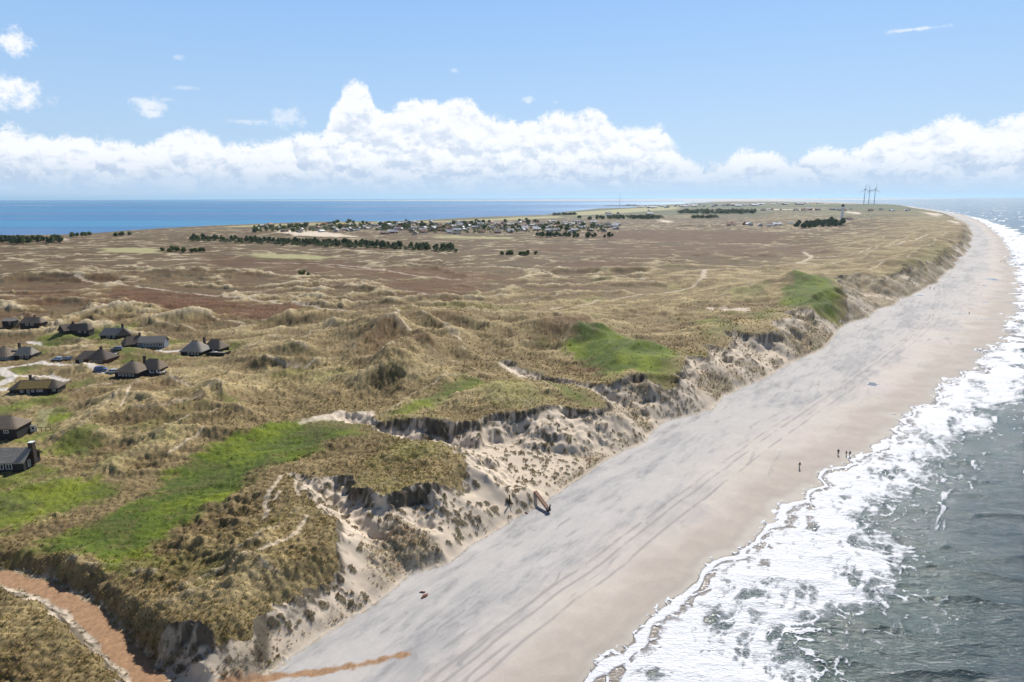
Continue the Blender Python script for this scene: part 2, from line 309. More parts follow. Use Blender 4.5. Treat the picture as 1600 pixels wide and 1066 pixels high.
green_px = [(8.5, .9, [(45, 862), (80, 838), (190, 795), (245, 768), (262, 735), (330, 705), (420, 672), (500, 664), (560, 664), (572, 690), (520, 700), (470, 726), (400, 744), (388, 768), (330, 795), (250, 838), (215, 868), (150, 876), (85, 870)]),
            (8, .8, [(-60, 790), (0, 765), (90, 748), (150, 750), (190, 768), (165, 782), (80, 806), (0, 836), (-60, 845)]), (8, .7, [(75, 705), (120, 685), (160, 682), (158, 700), (130, 716), (95, 714)]), (8, .5, [(160, 712), (185, 712), (178, 724), (160, 722)]),
            (8, .7, [(0, 745), (60, 728), (112, 730), (60, 752), (10, 760), (-40, 760), (-40, 750)]), (8, .8, [(60, 655), (88, 640), (118, 650), (100, 664), (74, 668)]), (8, .8, [(30, 686), (60, 676), (98, 678), (70, 692), (40, 694)]),
            (8.5, .7, [(-30, 640), (40, 626), (92, 616), (98, 626), (50, 636), (0, 650)]), (9, .7, [(160, 872), (200, 868), (242, 872), (238, 886), (200, 892), (165, 884)]), (10, .4, [(300, 895), (340, 882), (352, 900), (320, 915)]),
            (11, .95, [(880, 546), (905, 534), (945, 532), (1000, 540), (1040, 552), (1068, 566), (1062, 584), (1045, 602), (1010, 598), (985, 590), (950, 590), (930, 575), (905, 560)]),
            (11.5, .75, [(605, 652), (650, 632), (700, 606), (735, 592), (775, 604), (740, 614), (700, 628), (660, 645), (630, 656)]), (11, .7, [(838, 590), (880, 602), (925, 618), (950, 634), (915, 636), (885, 620), (850, 606)]), (11.5, .35, [(740, 614), (800, 600), (860, 622), (840, 648), (760, 640)]),
            (14, .9, [(1215, 470), (1240, 448), (1270, 440), (1305, 444), (1312, 460), (1322, 480), (1290, 490), (1262, 480)]), (11, .5, [(1090, 502), (1125, 498), (1135, 510), (1100, 514)]), (12, .55, [(1170, 495), (1200, 484), (1225, 490), (1215, 502), (1185, 503)]), (11, .45, [(1150, 464), (1200, 458), (1195, 468), (1155, 470)]),
            (12, .5, [(1130, 500), (1160, 520), (1120, 530), (1105, 520)]), (13, .25, [(1380, 440), (1420, 410), (1470, 385), (1480, 400), (1440, 425), (1400, 445)]),
            (9, .7, [(20, 570), (60, 568), (58, 576), (30, 586), (14, 584)]), (9, .7, [(60, 532), (95, 528), (105, 534), (80, 548), (58, 552), (55, 544)]), (9.5, .7, [(100, 520), (150, 516), (200, 512), (195, 522), (140, 528), (90, 530), (60, 530), (62, 524)]), (9.5, .6, [(160, 530), (195, 532), (190, 540), (165, 540)]),
            (9, .7, [(180, 552), (205, 550), (214, 560), (205, 568), (190, 564)]), (9, .6, [(110, 598), (150, 592), (145, 604), (115, 608)]), (9, .6, [(345, 548), (368, 544), (374, 550), (355, 558)]), (9.5, .5, [(262, 530), (290, 532), (285, 540), (262, 540)]), (9.5, .5, [(215, 548), (285, 556), (280, 562), (220, 560)]), (9, .7, [(0, 588), (10, 592), (10, 600), (-20, 604), (-30, 596)]),
            (8.3, .6, [(20, 705), (60, 698), (90, 700), (70, 712), (30, 716), (0, 714)]), (9, .5, [(355, 640), (378, 642), (375, 656), (355, 655)]), (10, .35, [(340, 700), (420, 720), (380, 760), (330, 740)]), (7, .3, [(400, 400), (510, 405), (500, 411), (390, 405)])]
GREENS = [(g, [Wp(a, b, z) for a, b in p]) for z, g, p in green_px]
heath_px = [(8, 1., [(150, 452), (200, 447), (300, 462), (400, 474), (470, 482), (545, 490), (430, 500), (330, 498), (240, 496), (180, 480)]), (8, .8, [(640, 440), (740, 436), (760, 455), (720, 470), (650, 462), (560, 440)]), (7, .7, [(330, 402), (470, 404), (560, 412), (540, 430), (430, 424), (340, 414)]),
            (7, .7, [(900, 410), (1010, 408), (1000, 424), (920, 428), (860, 420)]), (7, .7, [(560, 420), (700, 420), (820, 440), (700, 445), (560, 436)]), (6, .8, [(960, 362), (1160, 362), (1250, 372), (1180, 385), (980, 378), (900, 372)]), (9, .6, [(880, 575), (930, 575), (980, 592), (920, 590)]), (7, .6, [(20, 452), (120, 455), (160, 470), (60, 480), (10, 470)]),
            (10, .5, [(600, 545), (660, 560), (680, 575), (590, 580), (560, 560)]), (13, .6, [(675, 495), (750, 497), (745, 512), (690, 514)]), (14, .5, [(830, 505), (910, 505), (930, 520), (850, 530)]), (8, .55, [(780, 385), (1000, 380), (1250, 385), (1340, 400), (1240, 405), (900, 400)])]
HEATHS = [(g, [Wp(a, b, z) for a, b in p]) for z, g, p in heath_px]
# worn sand paths: level, width, points
path_px = [(8, 1.4, [(120, 440), (200, 447), (300, 459), (400, 470), (470, 479), (540, 486)]), (9, 1.1, [(860, 480), (920, 473), (980, 462), (1040, 456), (1080, 449), (1101, 442)]), (9, 2.1, [(1101, 443), (1099, 432), (1101, 423)]), (9, 1.2, [(1101, 423), (1130, 421)]), (9, .8, [(1101, 442), (1000, 436), (880, 430), (800, 416), (760, 411)]),
           (10, 2.4, [(1256, 391), (1268, 401), (1262, 405), (1246, 410)]), (10, 1.6, [(1246, 410), (1275, 412), (1288, 415)]), (10, 1.3, [(1270, 402), (1340, 400), (1420, 382), (1450, 370)]), (11, .55, [(455, 738), (438, 742), (432, 756), (420, 768), (412, 780), (418, 792), (414, 800)]), (11, .4, [(412, 780), (430, 776), (438, 768)]), (11.5, .45, [(480, 812), (470, 825), (462, 838), (440, 850), (420, 862), (380, 880)]), (11.5, .4, [(462, 745), (462, 760), (468, 772)]),
           (12, .4, [(600, 664), (640, 672), (690, 690), (725, 705)]), (12, .5, [(625, 520), (618, 530), (622, 540), (645, 548), (662, 558)]), (11, .5, [(690, 530), (700, 540), (722, 552)]), (11, .4, [(420, 578), (450, 584), (480, 584), (500, 578)]), (11, .35, [(205, 615), (200, 630), (190, 640)]), (11, .35, [(265, 596), (285, 606), (300, 616)]), (10, .3, [(262, 708), (290, 695), (320, 680)]),
           (11.5, 2.0, [(785, 563), (800, 570), (818, 580)]), (11.5, 2.0, [(478, 652), (520, 650), (560, 652)]), (12, 2.4, [(1128, 478), (1150, 480), (1168, 481)]), (6, 5, [(1040, 356), (1060, 355), (1180, 354)]), (7, .8, [(830, 425), (900, 428)]), (8, 1., [(0, 408), (60, 404), (120, 398)]), (7, 1.3, [(500, 417), (600, 425), (650, 433), (720, 440)]), (8, 1.2, [(540, 450), (640, 455), (690, 465)]), (7, 1.6, [(400, 412), (520, 415), (600, 424), (600, 426)])]
PATHS = [(w, [Wp(a, b, z) for a, b in p]) for z, w, p in path_px]
road_px = [(9, 1.7, [(-60, 578), (0, 573), (30, 569), (64, 564)]), (9, 1.7, [(0, 575), (8, 582), (20, 590), (14, 597), (0, 602), (-40, 610)]), (9, 1.2, [(20, 589), (40, 590), (80, 589), (104, 596)]), (9, 1.7, [(64, 564), (90, 569), (120, 568)]), (9, 1.5, [(250, 550), (270, 549), (292, 547)]), (9.3, 1.8, [(172, 548), (190, 545), (200, 545)]), (9, 1.3, [(140, 579), (160, 585), (190, 586)]),
           (9, 1.4, [(46, 532), (58, 536), (64, 542)]), (8.6, 2.4, [(-20, 612), (12, 612)]), (9, 1.4, [(150, 560), (178, 560)])]
ROADS = [(w, [Wp(a, b, z) for a, b in p]) for z, w, p in road_px]
YARD = [L(8.6, (62, 640), (86, 638), (74, 655), (72, 668), (56, 668))]
track_line = L(6, (-120, 895), (0, 903), (50, 914), (88, 932), (118, 946), (145, 968), (175, 995), (205, 1025), (235, 1050), (262, 1075), (300, 1105), (360, 1090))
track2 = [L(3, (340, 1082), (400, 1058), (450, 1048), (520, 1036), (575, 1022), (618, 1012), (642, 1009), (640, 1013), (590, 1026), (520, 1045), (450, 1056), (400, 1070), (350, 1095))]
SANDS = [(z, L(z, *p)) for z, p in [(11, [(480, 650), (530, 643), (585, 648), (580, 660), (540, 662), (520, 652), (490, 655)]), (11.5, [(783, 562), (793, 562), (822, 578), (812, 582), (800, 576)]), (12, [(1128, 477), (1168, 478), (1166, 482), (1132, 482)]), (12, [(1105, 476), (1115, 475), (1114, 479)]), (7, [(20, 372), (100, 374), (110, 377), (20, 376)]),
            (6, [(430, 362), (470, 360), (520, 366), (560, 372), (500, 372), (440, 368)]), (6, [(1190, 331), (1290, 331), (1280, 333), (1190, 333)]), (12, [(1322, 334), (1345, 336), (1340, 338), (1325, 336)]), (13, [(1440, 334), (1470, 338), (1465, 340), (1442, 336)]), (13, [(1480, 345), (1500, 350), (1495, 353)]), (9, [(1030, 343), (1050, 345), (1044, 348), (1030, 345)])]]
FIELDS = [(z, L(z, *p)) for z, p in [(5, [(380, 401), (450, 401), (520, 406), (500, 411), (440, 409), (400, 406)]), (2, [(330, 356), (400, 353), (560, 350), (620, 349), (760, 344), (870, 340), (880, 343), (760, 349), (560, 354), (400, 358)]), (2, [(880, 333), (1000, 326), (1060, 323), (1060, 330), (960, 336), (890, 340)]), (5, [(680, 371), (800, 374), (800, 377), (680, 375)]), (6, [(160, 390), (240, 390), (250, 399), (170, 397)])]]
def swash(x, y, r):
    k = np.clip(r / 170, .8, 2.5)
    return fbm(x, y, 30, 2, 5) * 2.5 * k + (np.abs(perlin(x / 16, y / 16, 8)) * 7 + np.abs(perlin(x / 6, y / 6, 9)) * 2.2 - 5.2) * k * .8
def base_all(x, y, fine=True):
    """height and every surface mask at world positions x, y (arrays)"""
    r = np.hypot(x, y).astype(F32)
    sO = sdf(x, y, OCEAN); sF = sdf(x, y, LAND)
    ws = np.clip(r / 200, .6, 6)
    wob = lfbm(x, y, ws, 14, 4, 3) * ws
    sO = sO + swash(x, y, r)
    sF = sF + wob * 1.3
    sP = np.maximum(sdf(x, y, PLAT), sdf(x, y, fore, 120))
    w2 = np.clip(r / 160, .6, 4)
    sPw = sP + (lfbm(x, y, w2, 9, 4, 11, .6) * 2.3 + lod(lambda a, b: np.abs(perlin(a / 3.4, b / 3.4, 12)), x, y, w2) * -1.6 + .7 + .7 * lod(lambda a, b: perlin(a / 1.3, b / 1.3, 13), x, y, w2)) * w2
    sJ = sdf(x, y, FJORD)
    # beach
    b = np.clip(-sF, 0, None); o = np.clip(-sO, 0, None)
    cc = o / (b + o + 1e-3)                                    # 0 at the water, 1 at the dune foot
    beach = 2.9 * cc + fbm(x, y, 18, 3, 21) * .16 * sstep(0, .3, cc)
    beach = np.where(sO > 0, -.045 * sO, beach)
    # dune tops
    top = base_top(x, y)
    inland = sstep(60, 260, sP)
    far = sstep(900, 2600, r)
    lee = sstep(-10, 60, sP)
    wx = 16 * perlin(x / 70, y / 70, 77) + 5 * perlin(x / 24, y / 24, 78); wy = 16 * perlin(x / 70, y / 70, 79)
    big = ridged(x + wx, (y + wy) * 1.5, 66, 4, 31, .45) - .50
    med = ridged(x + wx * .6, y * 1.3, 24, 3, 41) - .47
    calm = np.zeros(x.shape, F32)
    GR = np.zeros(x.shape, F32)
    for g, p in GREENS:
        rr = math.hypot(*p[0]); m = max(6., rr * .03)
        d = sdf(x, y, p, m * 2)
        k = d > -m * 2
        if k.any():
            dw = d[k] + fbm(x[k], y[k], m * .8, 4, 51, .62) * m * .62
            v = sstep(-.35 * m, .38 * m, dw + perlin(x[k] / 1.6, y[k] / 1.6, 52) * m * .12) * g; GR[k] = np.maximum(GR[k], v)
    HE = np.zeros(x.shape, F32)
    for g, p in HEATHS:
        rr = math.hypot(*p[0]); m = max(8., rr * .05)
        d = sdf(x, y, p, m * 2); k = d > -m * 2
        if k.any():
            dw = d[k] + fbm(x[k] * .5, y[k], m * .7, 4, 61, .6) * m * .9
            HE[k] = np.maximum(HE[k], sstep(-.3 * m, .4 * m, dw) * g)
    calm = np.clip(np.maximum(GR * .8, HE * .9), 0, 1)
    mid = 1 - .55 * sstep(330, 560, r)
    sx_, sy_ = Wp(150, 560, 9); town = np.exp(-(((x - sx_) / 75) ** 2 + ((y - sy_) / 75) ** 2) ** 2)
    calm = np.maximum(calm, town * .75)
    amp = (1.2 + inland * 4.2) * (1 - calm * .8) * (1 - far * .35) * mid
    rim = sstep(-1, 14, sPw)
    top = top + big * amp * 2.2 * (.5 + .5 * rim) + med * (2.1 + 2.3 * inland * (1 - far)) * (1 - calm * .75) * rim * mid + dunes(x, y)
    rdg, crest_ = ridges(x, y)
    top = top + rdg * (.3 + .7 * rim) * (.55 + .45 * mid) * (1 - .5 * town)
    top = top + rim * sstep(210, 130, r) * (ridged(x + 2 * perlin(x / 5, y / 5, 73), y, 9, 3, 74) - .42) * 1.5 * (1 - .7 * GR)
    top = top + rim * fbm(x, y, 5.5, 3, 71) * .38 * (1 - .5 * calm) * (1 - far)
    # crest is rounded off and slightly raised at the edge
    low = 3 + 4.6 * (1 - np.exp(-np.clip(sF, 0, None) / 13)) + fbm(x, y, 14, 2, 81) * .6 * sstep(0, 8, sF)
    dn = np.clip(-sPw, 0, None) * (1 + .3 * perlin(x / 10, y / 10, 84))
    sh_ = np.clip(.8 + 2.6 * lfbm(x, y, w2, 13, 3, 85, .6), .1, 2.4) * np.clip(w2, 1, 1.3)
    for (bx, by, z0, rr, am) in SCARP:
        X, Y = Wp(bx, by, z0); sh_ = np.clip(sh_ + am * .7 * np.exp(-((x - X) ** 2 + (y - Y) ** 2) / (rr * rr)), .1, 4)
    run = sh_ * .55 + .3
    drop = sh_ * np.clip(dn / run, 0, 1) ** 1.3 + np.clip(dn - run, 0, None) * (.5 + .05 * perlin(x / 8, y / 8, 86)) + (perlin(x / 1.7, y / 1.7, 87) * (.12 + .3 * sstep(2.5, .6, dn))) * sstep(.2, 1.5, dn)
    q = np.maximum(top, low + .5) - drop
    hh = np.clip(.5 + .5 * (q - low) / .9, 0, 1)
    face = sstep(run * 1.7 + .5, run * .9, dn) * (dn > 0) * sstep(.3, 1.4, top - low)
    slope = lerp(low, q, hh) + .9 * hh * (1 - hh) * .5
    z = np.where(sPw > 0, np.maximum(top, low + .5), slope)
    cap_ = 2.9 + np.clip(sF, 0, None) * (.80 + .2 * perlin(x / 9, y / 9, 88)) + .3 * perlin(x / 3, y / 3, 89)
    hh = np.clip(.5 + .5 * (cap_ - z) / 1.2, 0, 1); z = lerp(cap_, z, hh) - 1.2 * hh * (1 - hh) * .5
    ft = sstep(-1.2, 2.2, sF)
    z = np.where(sF > 2.2, z, lerp(beach, z, ft))
    # fjord shore
    shore = np.clip(-sJ, 0, None)
    z = np.where(r > 600, np.minimum(z, .5 + shore * .022 + fbm(x, y, 90, 3, 91) * .5), z)
    z = np.where(sJ > 0, -1.5, z)
    # low islet and harbour land beyond the fjord are part of the coast line itself
    # sand and tussocks on the slope
    SL = (sPw < 0) & (sF > 0)
    sand = np.where(SL, 1., 0.).astype(F32)
    edge = sstep(4.5, .2, np.clip(-sPw, 0, None))
    veg_n = lfbm(x, y, w2, 11, 4, 101, .6)
    footveg = sstep(8, 2, sF / np.clip(w2, 1, 2)) * sstep(-.1, .3, veg_n + .05) * (.75 + .25 * sstep(160, 260, r))
    farveg = sstep(250, 460, r) * .55
    grow = np.clip(footveg + sstep(.2, .5, veg_n + farveg) * sstep(5, 9, -sPw + farveg * 12), 0, 1)
    # blow-outs keep bare sand; name the barest spots and the overgrown ones
    for (bx, by, z0, rr, am) in BARE:
        X, Y = Wp(bx, by, z0); q = np.exp(-((x - X) ** 2 + (y - Y) ** 2) / (rr * rr))
        grow = np.clip(grow + am * q, 0, 1)
    near = r < 620
    CL = np.zeros(x.shape, F32); tus = np.zeros(x.shape, F32); tcol = np.zeros(x.shape, F32)
    if fine and near.any():
        xs, ys = x[near], y[near]
        d1, r1 = worley(xs + perlin(xs / 2, ys / 2, 5) * .7, ys, 2.1, 3); d2, r2 = worley(xs + 3, ys + perlin(xs / 1.2, ys / 1.2, 6) * .4, .95, 5)
        dens = sstep(-.5, .35, fbm(xs, ys, 16, 3, 111)) * .75
        c1 = sstep(.44, .36, d1 + (1 - dens) * .16 + (r1 > .62 * dens + .12) * 9); c2 = sstep(.42, .32, d2 + (r2 > .42) * 9) * .95
        CL[near] = np.maximum(c1, c2 * sstep(-.1, .3, fbm(xs, ys, 8, 2, 112)))
        t1, q1 = worley(xs + perlin(xs / 3, ys / 3, 15) * .5, ys, 1.5, 9)
        tus[near] = np.clip(.55 - t1, 0, 1); tcol[near] = q1
        z[near] += np.where(SL[near], CL[near] * (.22 * (1 - grow[near])), 0)
        z[near] += np.where((sPw[near] > 0) | (grow[near] > .5) & SL[near], (tus[near] - .2) * .75 * (1 - GR[near] * .55) * (1 - sstep(350, 600, r[near])), 0) * sstep(0, 3, sF[near])
    cover = np.clip(np.where(SL, np.maximum(grow, CL), 0) + (sPw > 0), 0, 1) * sstep(-.4, 1.2, sF)
    PA = np.zeros(x.shape, F32); RO = np.zeros(x.shape, F32); TR = np.zeros(x.shape, F32); YA = np.zeros(x.shape, F32); FI = np.zeros(x.shape, F32); SP = np.zeros(x.shape, F32)
    for w, p in PATHS:
        d = ldist(x, y, p, w * 3 + 2); PA = np.maximum(PA, sstep(w * 1.35, w * .45, d + perlin(x / w / 1.3, y / w / 1.3, 7) * w * .5))
    for w, p in ROADS:
        d = ldist(x, y, p, 6); RO = np.maximum(RO, sstep(w + .35, w - .2, d + perlin(x / 2, y / 2, 9) * .3))
    for p in YARD: YA = np.maximum(YA, sstep(-.4, .4, sdf(x, y, p, 20) + perlin(x / 3, y / 3, 4) * .6))
    for z0, p in SANDS:
        m = max(1.2, math.hypot(*p[0]) * .006); SP = np.maximum(SP, sstep(-m * .6, m * .5, sdf(x, y, p, m * 5) + fbm(x, y, m * 2.4, 3, 17) * m * 1.3))
    for z0, p in FIELDS:
        m = max(3., math.hypot(*p[0]) * .008); FI = np.maximum(FI, sstep(-m, m, sdf(x, y, p, m * 5) + fbm(x, y, m * 3, 3, 18) * m))
    d = ldist(x, y, track_line, 12) + fbm(x, y, 4, 3, 19) * .8
    TR = sstep(1.9, 1.4, d)
    carve = sstep(5.5, 1.8, d) * (r < 250)
    z = lerp(z, np.minimum(z, lerp(4.2, 6.2, sstep(0, 40, sF))), carve)
    bank = sstep(2.9, 2.2, d) * (1 - TR) * (r < 250)
    for p in track2: TR = np.maximum(TR, sstep(-.35, .35, sdf(x, y, p, 8) + fbm(x, y, 2.5, 3, 22) * .7))
    z = z - RO * .12 - PA * .12
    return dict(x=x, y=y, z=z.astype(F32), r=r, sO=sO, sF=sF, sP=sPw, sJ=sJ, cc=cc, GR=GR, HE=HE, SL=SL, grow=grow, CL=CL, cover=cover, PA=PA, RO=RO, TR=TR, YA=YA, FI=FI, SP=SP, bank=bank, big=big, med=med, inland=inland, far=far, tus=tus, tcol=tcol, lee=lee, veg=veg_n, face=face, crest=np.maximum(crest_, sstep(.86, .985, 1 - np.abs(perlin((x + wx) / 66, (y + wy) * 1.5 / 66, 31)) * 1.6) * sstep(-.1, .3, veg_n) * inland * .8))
SCARP = [(100, 908, 11, 5, 2), (140, 935, 11, 5, 2.8), (190, 958, 11, 6, 3.2), (250, 968, 11, 6, 1.2), (320, 960, 11, 6, .8), (375, 962, 11, 6, 2), (425, 925, 11, 5, 2.4), (600, 790, 9, 9, 3), (560, 775, 9, 6, 2), (690, 770, 9, 5, 2), (690, 670, 10, 14, 2), (900, 640, 9, 8, 2.5), (1010, 605, 10, 12, 1.5), (230, 975, 8, 5, 2.2), (300, 970, 8, 4, 1.5), (440, 915, 9, 6, .8), (1140, 530, 11, 12, 2), (1200, 525, 11, 12, 2), (1080, 560, 11, 8, 1.5), (1250, 495, 12, 10, 1.5), (520, 850, 9, 5, -1.5), (480, 770, 9, 6, -2.5), (640, 655, 10, 8, 1), (1380, 444, 12, 20, 2)]
BARE = [(500, 800, 6, 9, -1), (560, 860, 5, 8, -1), (540, 830, 5, 8, -1), (620, 900, 4, 6, -1), (760, 700, 7, 12, -1), (840, 680, 7, 12, -1), (900, 690, 6, 10, -.9), (620, 850, 6, 6, -.8), (800, 740, 5, 10, -1), (820, 770, 4, 6, -1.2), (1060, 655, 3.5, 8, -1.2), (1090, 645, 3, 8, -1.2), (780, 720, 6, 8, -.9),
        (600, 880, 5, 4, 1.2), (585, 905, 5, 3.5, 1.0), (630, 850, 6, 3.5, 1.1), (660, 858, 5, 3, .9), (330, 1010, 6, 8, -.45), (430, 975, 6, 7, -.6), (590, 915, 5, 6, -.5), (480, 930, 6, 5, -.7), (540, 905, 5, 5, -.7), (380, 1010, 5, 4, -.5), (300, 1010, 6, 5, -.1), (450, 960, 6, 7, -.3), (1000, 620, 7, 5, 1.1), (985, 640, 7, 5, .7), (960, 660, 6, 5, .6), (1200, 540, 7, 10, -1.1), (1160, 560, 7, 9, -.6), (1350, 475, 8, 14, -.9), (1290, 520, 7, 12, 1), (1250, 540, 6, 12, 1),
        (700, 800, 6, 7, -.7), (740, 790, 5, 7, -.6), (640, 800, 6, 6, -.9), (205, 990, 7, 5, .9), (250, 1010, 7, 5, .5), (400, 1040, 4, 5, .5), (1000, 690, 5, 4, .8), (940, 720, 4, 5, 1)]
_gc = {}
def ground(x, y):
    k = (round(x, 2), round(y, 2))
    if k not in _gc:
        a = base_all(np.array([float(x)]), np.array([float(y)]), False); _gc[k] = float(max(a['z'][0], 0))
    return _gc[k]
def at(px, py):
    """where the sight line through a point of the photo first meets the ground"""
    v = ray(px, py)
    kk = (CAMH - np.linspace(26, 0, 90)) / max(-v.z, 1e-4)
    x = v.x * kk; y = v.y * kk
    z = base_all(x, y, False)['z']; zr = CAMH + v.z * kk
    i = np.nonzero(zr <= np.maximum(z, 0))[0]
    if len(i) == 0: return x[-1], y[-1], max(float(z[-1]), 0.)
    i = i[0]
    if i > 0:
        a = zr[i - 1] - z[i - 1]; b = z[i] - zr[i]; t = a / (a + b + 1e-9); X = lerp(x[i - 1], x[i], t); Y = lerp(y[i - 1], y[i], t)
    else: X, Y = x[0], y[0]
    return float(X), float(Y), ground(X, Y)
# ------------------------------------------------------------------ colours of the ground (the stuff itself, plus painted shade on scarp faces)
def colours(a):
    x, y, r = a['x'], a['y'], a['r']
    def c(*v): return np.array(v, F32)
    n = len(x)
    col = np.empty((n, 3), F32)
    def M(col, c2, f): return col + (c2 - col) * f[:, None]
    ws = np.clip(r / 220, 1, 8)
    n1 = lfbm(x, y, ws, 1.1, 3, 131, .7); n2 = lfbm(x, y, ws, 6, 4, 132, .65); n3 = fbm(x, y * 2, 70, 5, 133, .6); n4 = fbm(x, y * 1.6, 24, 4, 134, .6)
    n5 = lfbm(x, y, ws, .45, 2, 135, .7)
    n1 = n1 * (1 - .35 * sstep(150, 500, r)); n5 = n5 * (1 - .6 * sstep(150, 500, r))
    straw = c(.46, .35, .17); olive = c(.21, .165, .07); dry = c(.60, .475, .265); brown = c(.135, .088, .038); heath = c(.11, .056, .024)
    col[:] = olive
    col = M(col, straw, sstep(-.6, .5, n2 * .55 + n1 * .38 + n5 * .25 + n4 * .75 - a['med'] * -.5 + .04))
    col = M(col, dry, sstep(.25, 1.0, n1 * .5 + n2 * .5 + n5 * .4 + n4 * .3 - .05) * .6)
    # older dunes inland: brown heath in the hollows, pale grass on the ridges
    ridge = a['big'] * 2.0 + a['med'] * .7
    hol = sstep(.35, -.4, ridge + n3 * .55 + n4 * .35)
    br = np.clip(hol * (.5 + .5 * a['inland']) + sstep(300, 600, r) * a['inland'] * sstep(.75, -.1, ridge + n4 * .4) * .75, 0, 1)
    col = M(col, brown, br * .92)
    col = M(col, heath, sstep(-.15, .35, n3 + n4 * .3) * br * .7)
    pale = sstep(.14, .75, ridge + n4 * .35 + n2 * .25) * (.2 + .8 * a['inland']) * (1 - .8 * a['HE'])
    col = M(col, c(.52, .435, .30), pale * .72)
    col = M(col, c(.60, .50, .355), a['crest'] * .7 * sstep(-.6, .2, n1))
    dark = sstep(.1, .7, n4 + n2 * .6 - a['big'] * .3) * (.5 + .5 * a['inland']) * (1 - pale)
    col = M(col, c(.07, .06, .03), dark * .75)
    hv = c(.12, .052, .018) * (1 + .18 * n2 + .16 * n4)[:, None]
    col = M(col, hv, a['HE'] * .97)
    col = M(col, c(.24, .17, .09), a['HE'] * sstep(.2, .8, n2 + n3 * .5) * .4)
    gv = c(.098, .140, .008) * (1 + .32 * n2 + .22 * n1)[:, None] + c(.075, .075, .0) * sstep(0, .6, n4)[:, None]
    gv = M(M(gv, c(.045, .085, .006), sstep(-.2, .5, -n4 + n1 * .3) * .8), c(.23, .21, .04), sstep(.15, .7, n2 + n1 * .4) * .3)
    gm = np.clip(a['GR'] * (.74 + .4 * sstep(-.6, .1, n1 * .6 + n2 + n4 * .8)), 0, 1)
    col = M(col, gv, gm)
    tint = sstep(.25, .8, fbm(x, y, 33, 3, 141) + n2 * .3) * (1 - a['inland'] * .8) * (1 - gm) * .55
    col = M(col, c(.20, .20, .04), tint)
    # shaggy tussock tops and gaps
    col *= (1 + (a['tus'] - .22) * .7 * (1 - gm * .6) + n5 * .16)[:, None]
    # reddish lee grass in front of crest on young dunes
    cr = sstep(5, .3, np.abs(a['sP'] - 2)) * (a['sP'] > 0) * (r < 900)
    col = M(col, c(.24, .185, .085), cr * .55)
    # far meadow and village ground
    fa = sstep(1500, 3500, r)
    fz = fbm(x, y, 260, 5, 152, .6)
    col = M(col, c(.075, .095, .045), sstep(.05, .22, fz) * sstep(1700, 2600, r) * .85); col = M(col, c(.34, .31, .17), sstep(.15, .35, -fz) * sstep(1700, 2600, r) * .6); col = M(col, c(.5, .44, .34), sstep(.5, .7, fbm(x, y, 120, 4, 153)) * sstep(1700, 2400, r) * .7)
    col = M(col, c(.15, .135, .075), fa * .6); col = M(col, c(.085, .11, .05), sstep(1900, 3200, r) * sstep(-.35, .3, fbm(x, y, 420, 4, 151)) * .85)
    col = M(col, c(.36, .33, .16), a['FI'] * .9)
    col = M(col, c(.26, .24, .11) * (1 + .1 * n1)[:, None], a['YA'])
    # bare sand slope
    sand = c(.60, .50, .385) * (1 + .06 * n2 + .05 * n1)[:, None]
    sand = M(sand, c(.50, .42, .33), sstep(.1, .8, fbm(x, y, 7, 4, 161, .6)) * .6)
    vegc = M(np.broadcast_to(c(.10, .08, .04), col.shape), c(.36, .29, .17), sstep(-.4, .5, n1 + n5 * .6 + .1))
    vegc = M(vegc, c(.28, .17, .08), sstep(.1, .6, n2 + .1) * .5 * sstep(.4, .9, a['grow']))
    vegc = M(vegc, c(.075, .062, .03), a['CL'] * (1 - a['grow']) * .75)
    slc = M(sand, vegc, np.clip(a['cover'] * (.86 + .14 * n1), 0, 1) * (1 - .35 * a['grow'] * sstep(.0, .6, n5 + n1)))
    # dark turf tone on scarp faces, with their shade put into the colour
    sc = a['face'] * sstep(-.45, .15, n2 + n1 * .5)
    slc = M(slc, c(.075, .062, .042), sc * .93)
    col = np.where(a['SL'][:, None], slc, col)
    col = M(col, c(.62, .52, .40), np.clip(np.maximum(a['PA'] * .62, a['SP']), 0, 1))
    col = M(col, c(.55, .50, .44), a['RO'])
    # beach
    th = rad(36); u = x * math.sin(th) + y * math.cos(th); v = x * math.cos(th) - y * math.sin(th)
    cc = a['cc']
    s3_ = fbm(x, y, 18, 3, 170)
    s1 = fbm(u + 6 * s3_, v * 4.2 + 6 * s3_, 60, 6, 171, .66); s2 = fbm(u + 2 * s3_, v * 4.5, 12, 5, 172, .72); s3 = fbm(x, y, 26, 4, 173, .6); s4 = fbm(u, v * 2.2, 3, 3, 174, .7)
    be = np.broadcast_to(c(.555, .50, .44), (n, 3)).copy()
    be = M(be, c(.56, .475, .43), sstep(-.1, .6, s3) * .75)
    be = M(be, c(.48, .445, .41), sstep(.1, .7, s1) * .5)
    gz = sstep(.27, .70, cc + s1 * .16 + s3 * .08)
    be = M(be, c(.475, .455, .435), gz * .9)
    be = M(be, c(.33, .325, .325), gz * sstep(-.25, .45, s1 * .9 + s2 * .6) * .68)
    be = M(be, c(.235, .23, .23), gz * sstep(.12, .6, s2 + s4 * .45 + s1 * .4 - .08) * .5)
    be = M(be, c(.56, .53, .50), gz * sstep(.3, .7, s3 - s1 * .5) * .5)
    # wheel tracks along the middle of the beach
    tl = ldist(x, y, TRK, 14) * np.sign(1.)
    for off in (0, 1.9, 5.2):
        q = sstep(.42, .12, np.abs(tl_signed(x, y) - off + .5 * perlin(u / 16, v / 16, 9)))
        be = M(be, c(.33, .30, .285), q * .8 * sstep(-.5, .1, s2 + s1 * .5) * (tl < 13))
    be = M(be, c(.42, .385, .365), sstep(.55, .15, np.abs(cc - .38 - s3 * .03)) * 0)
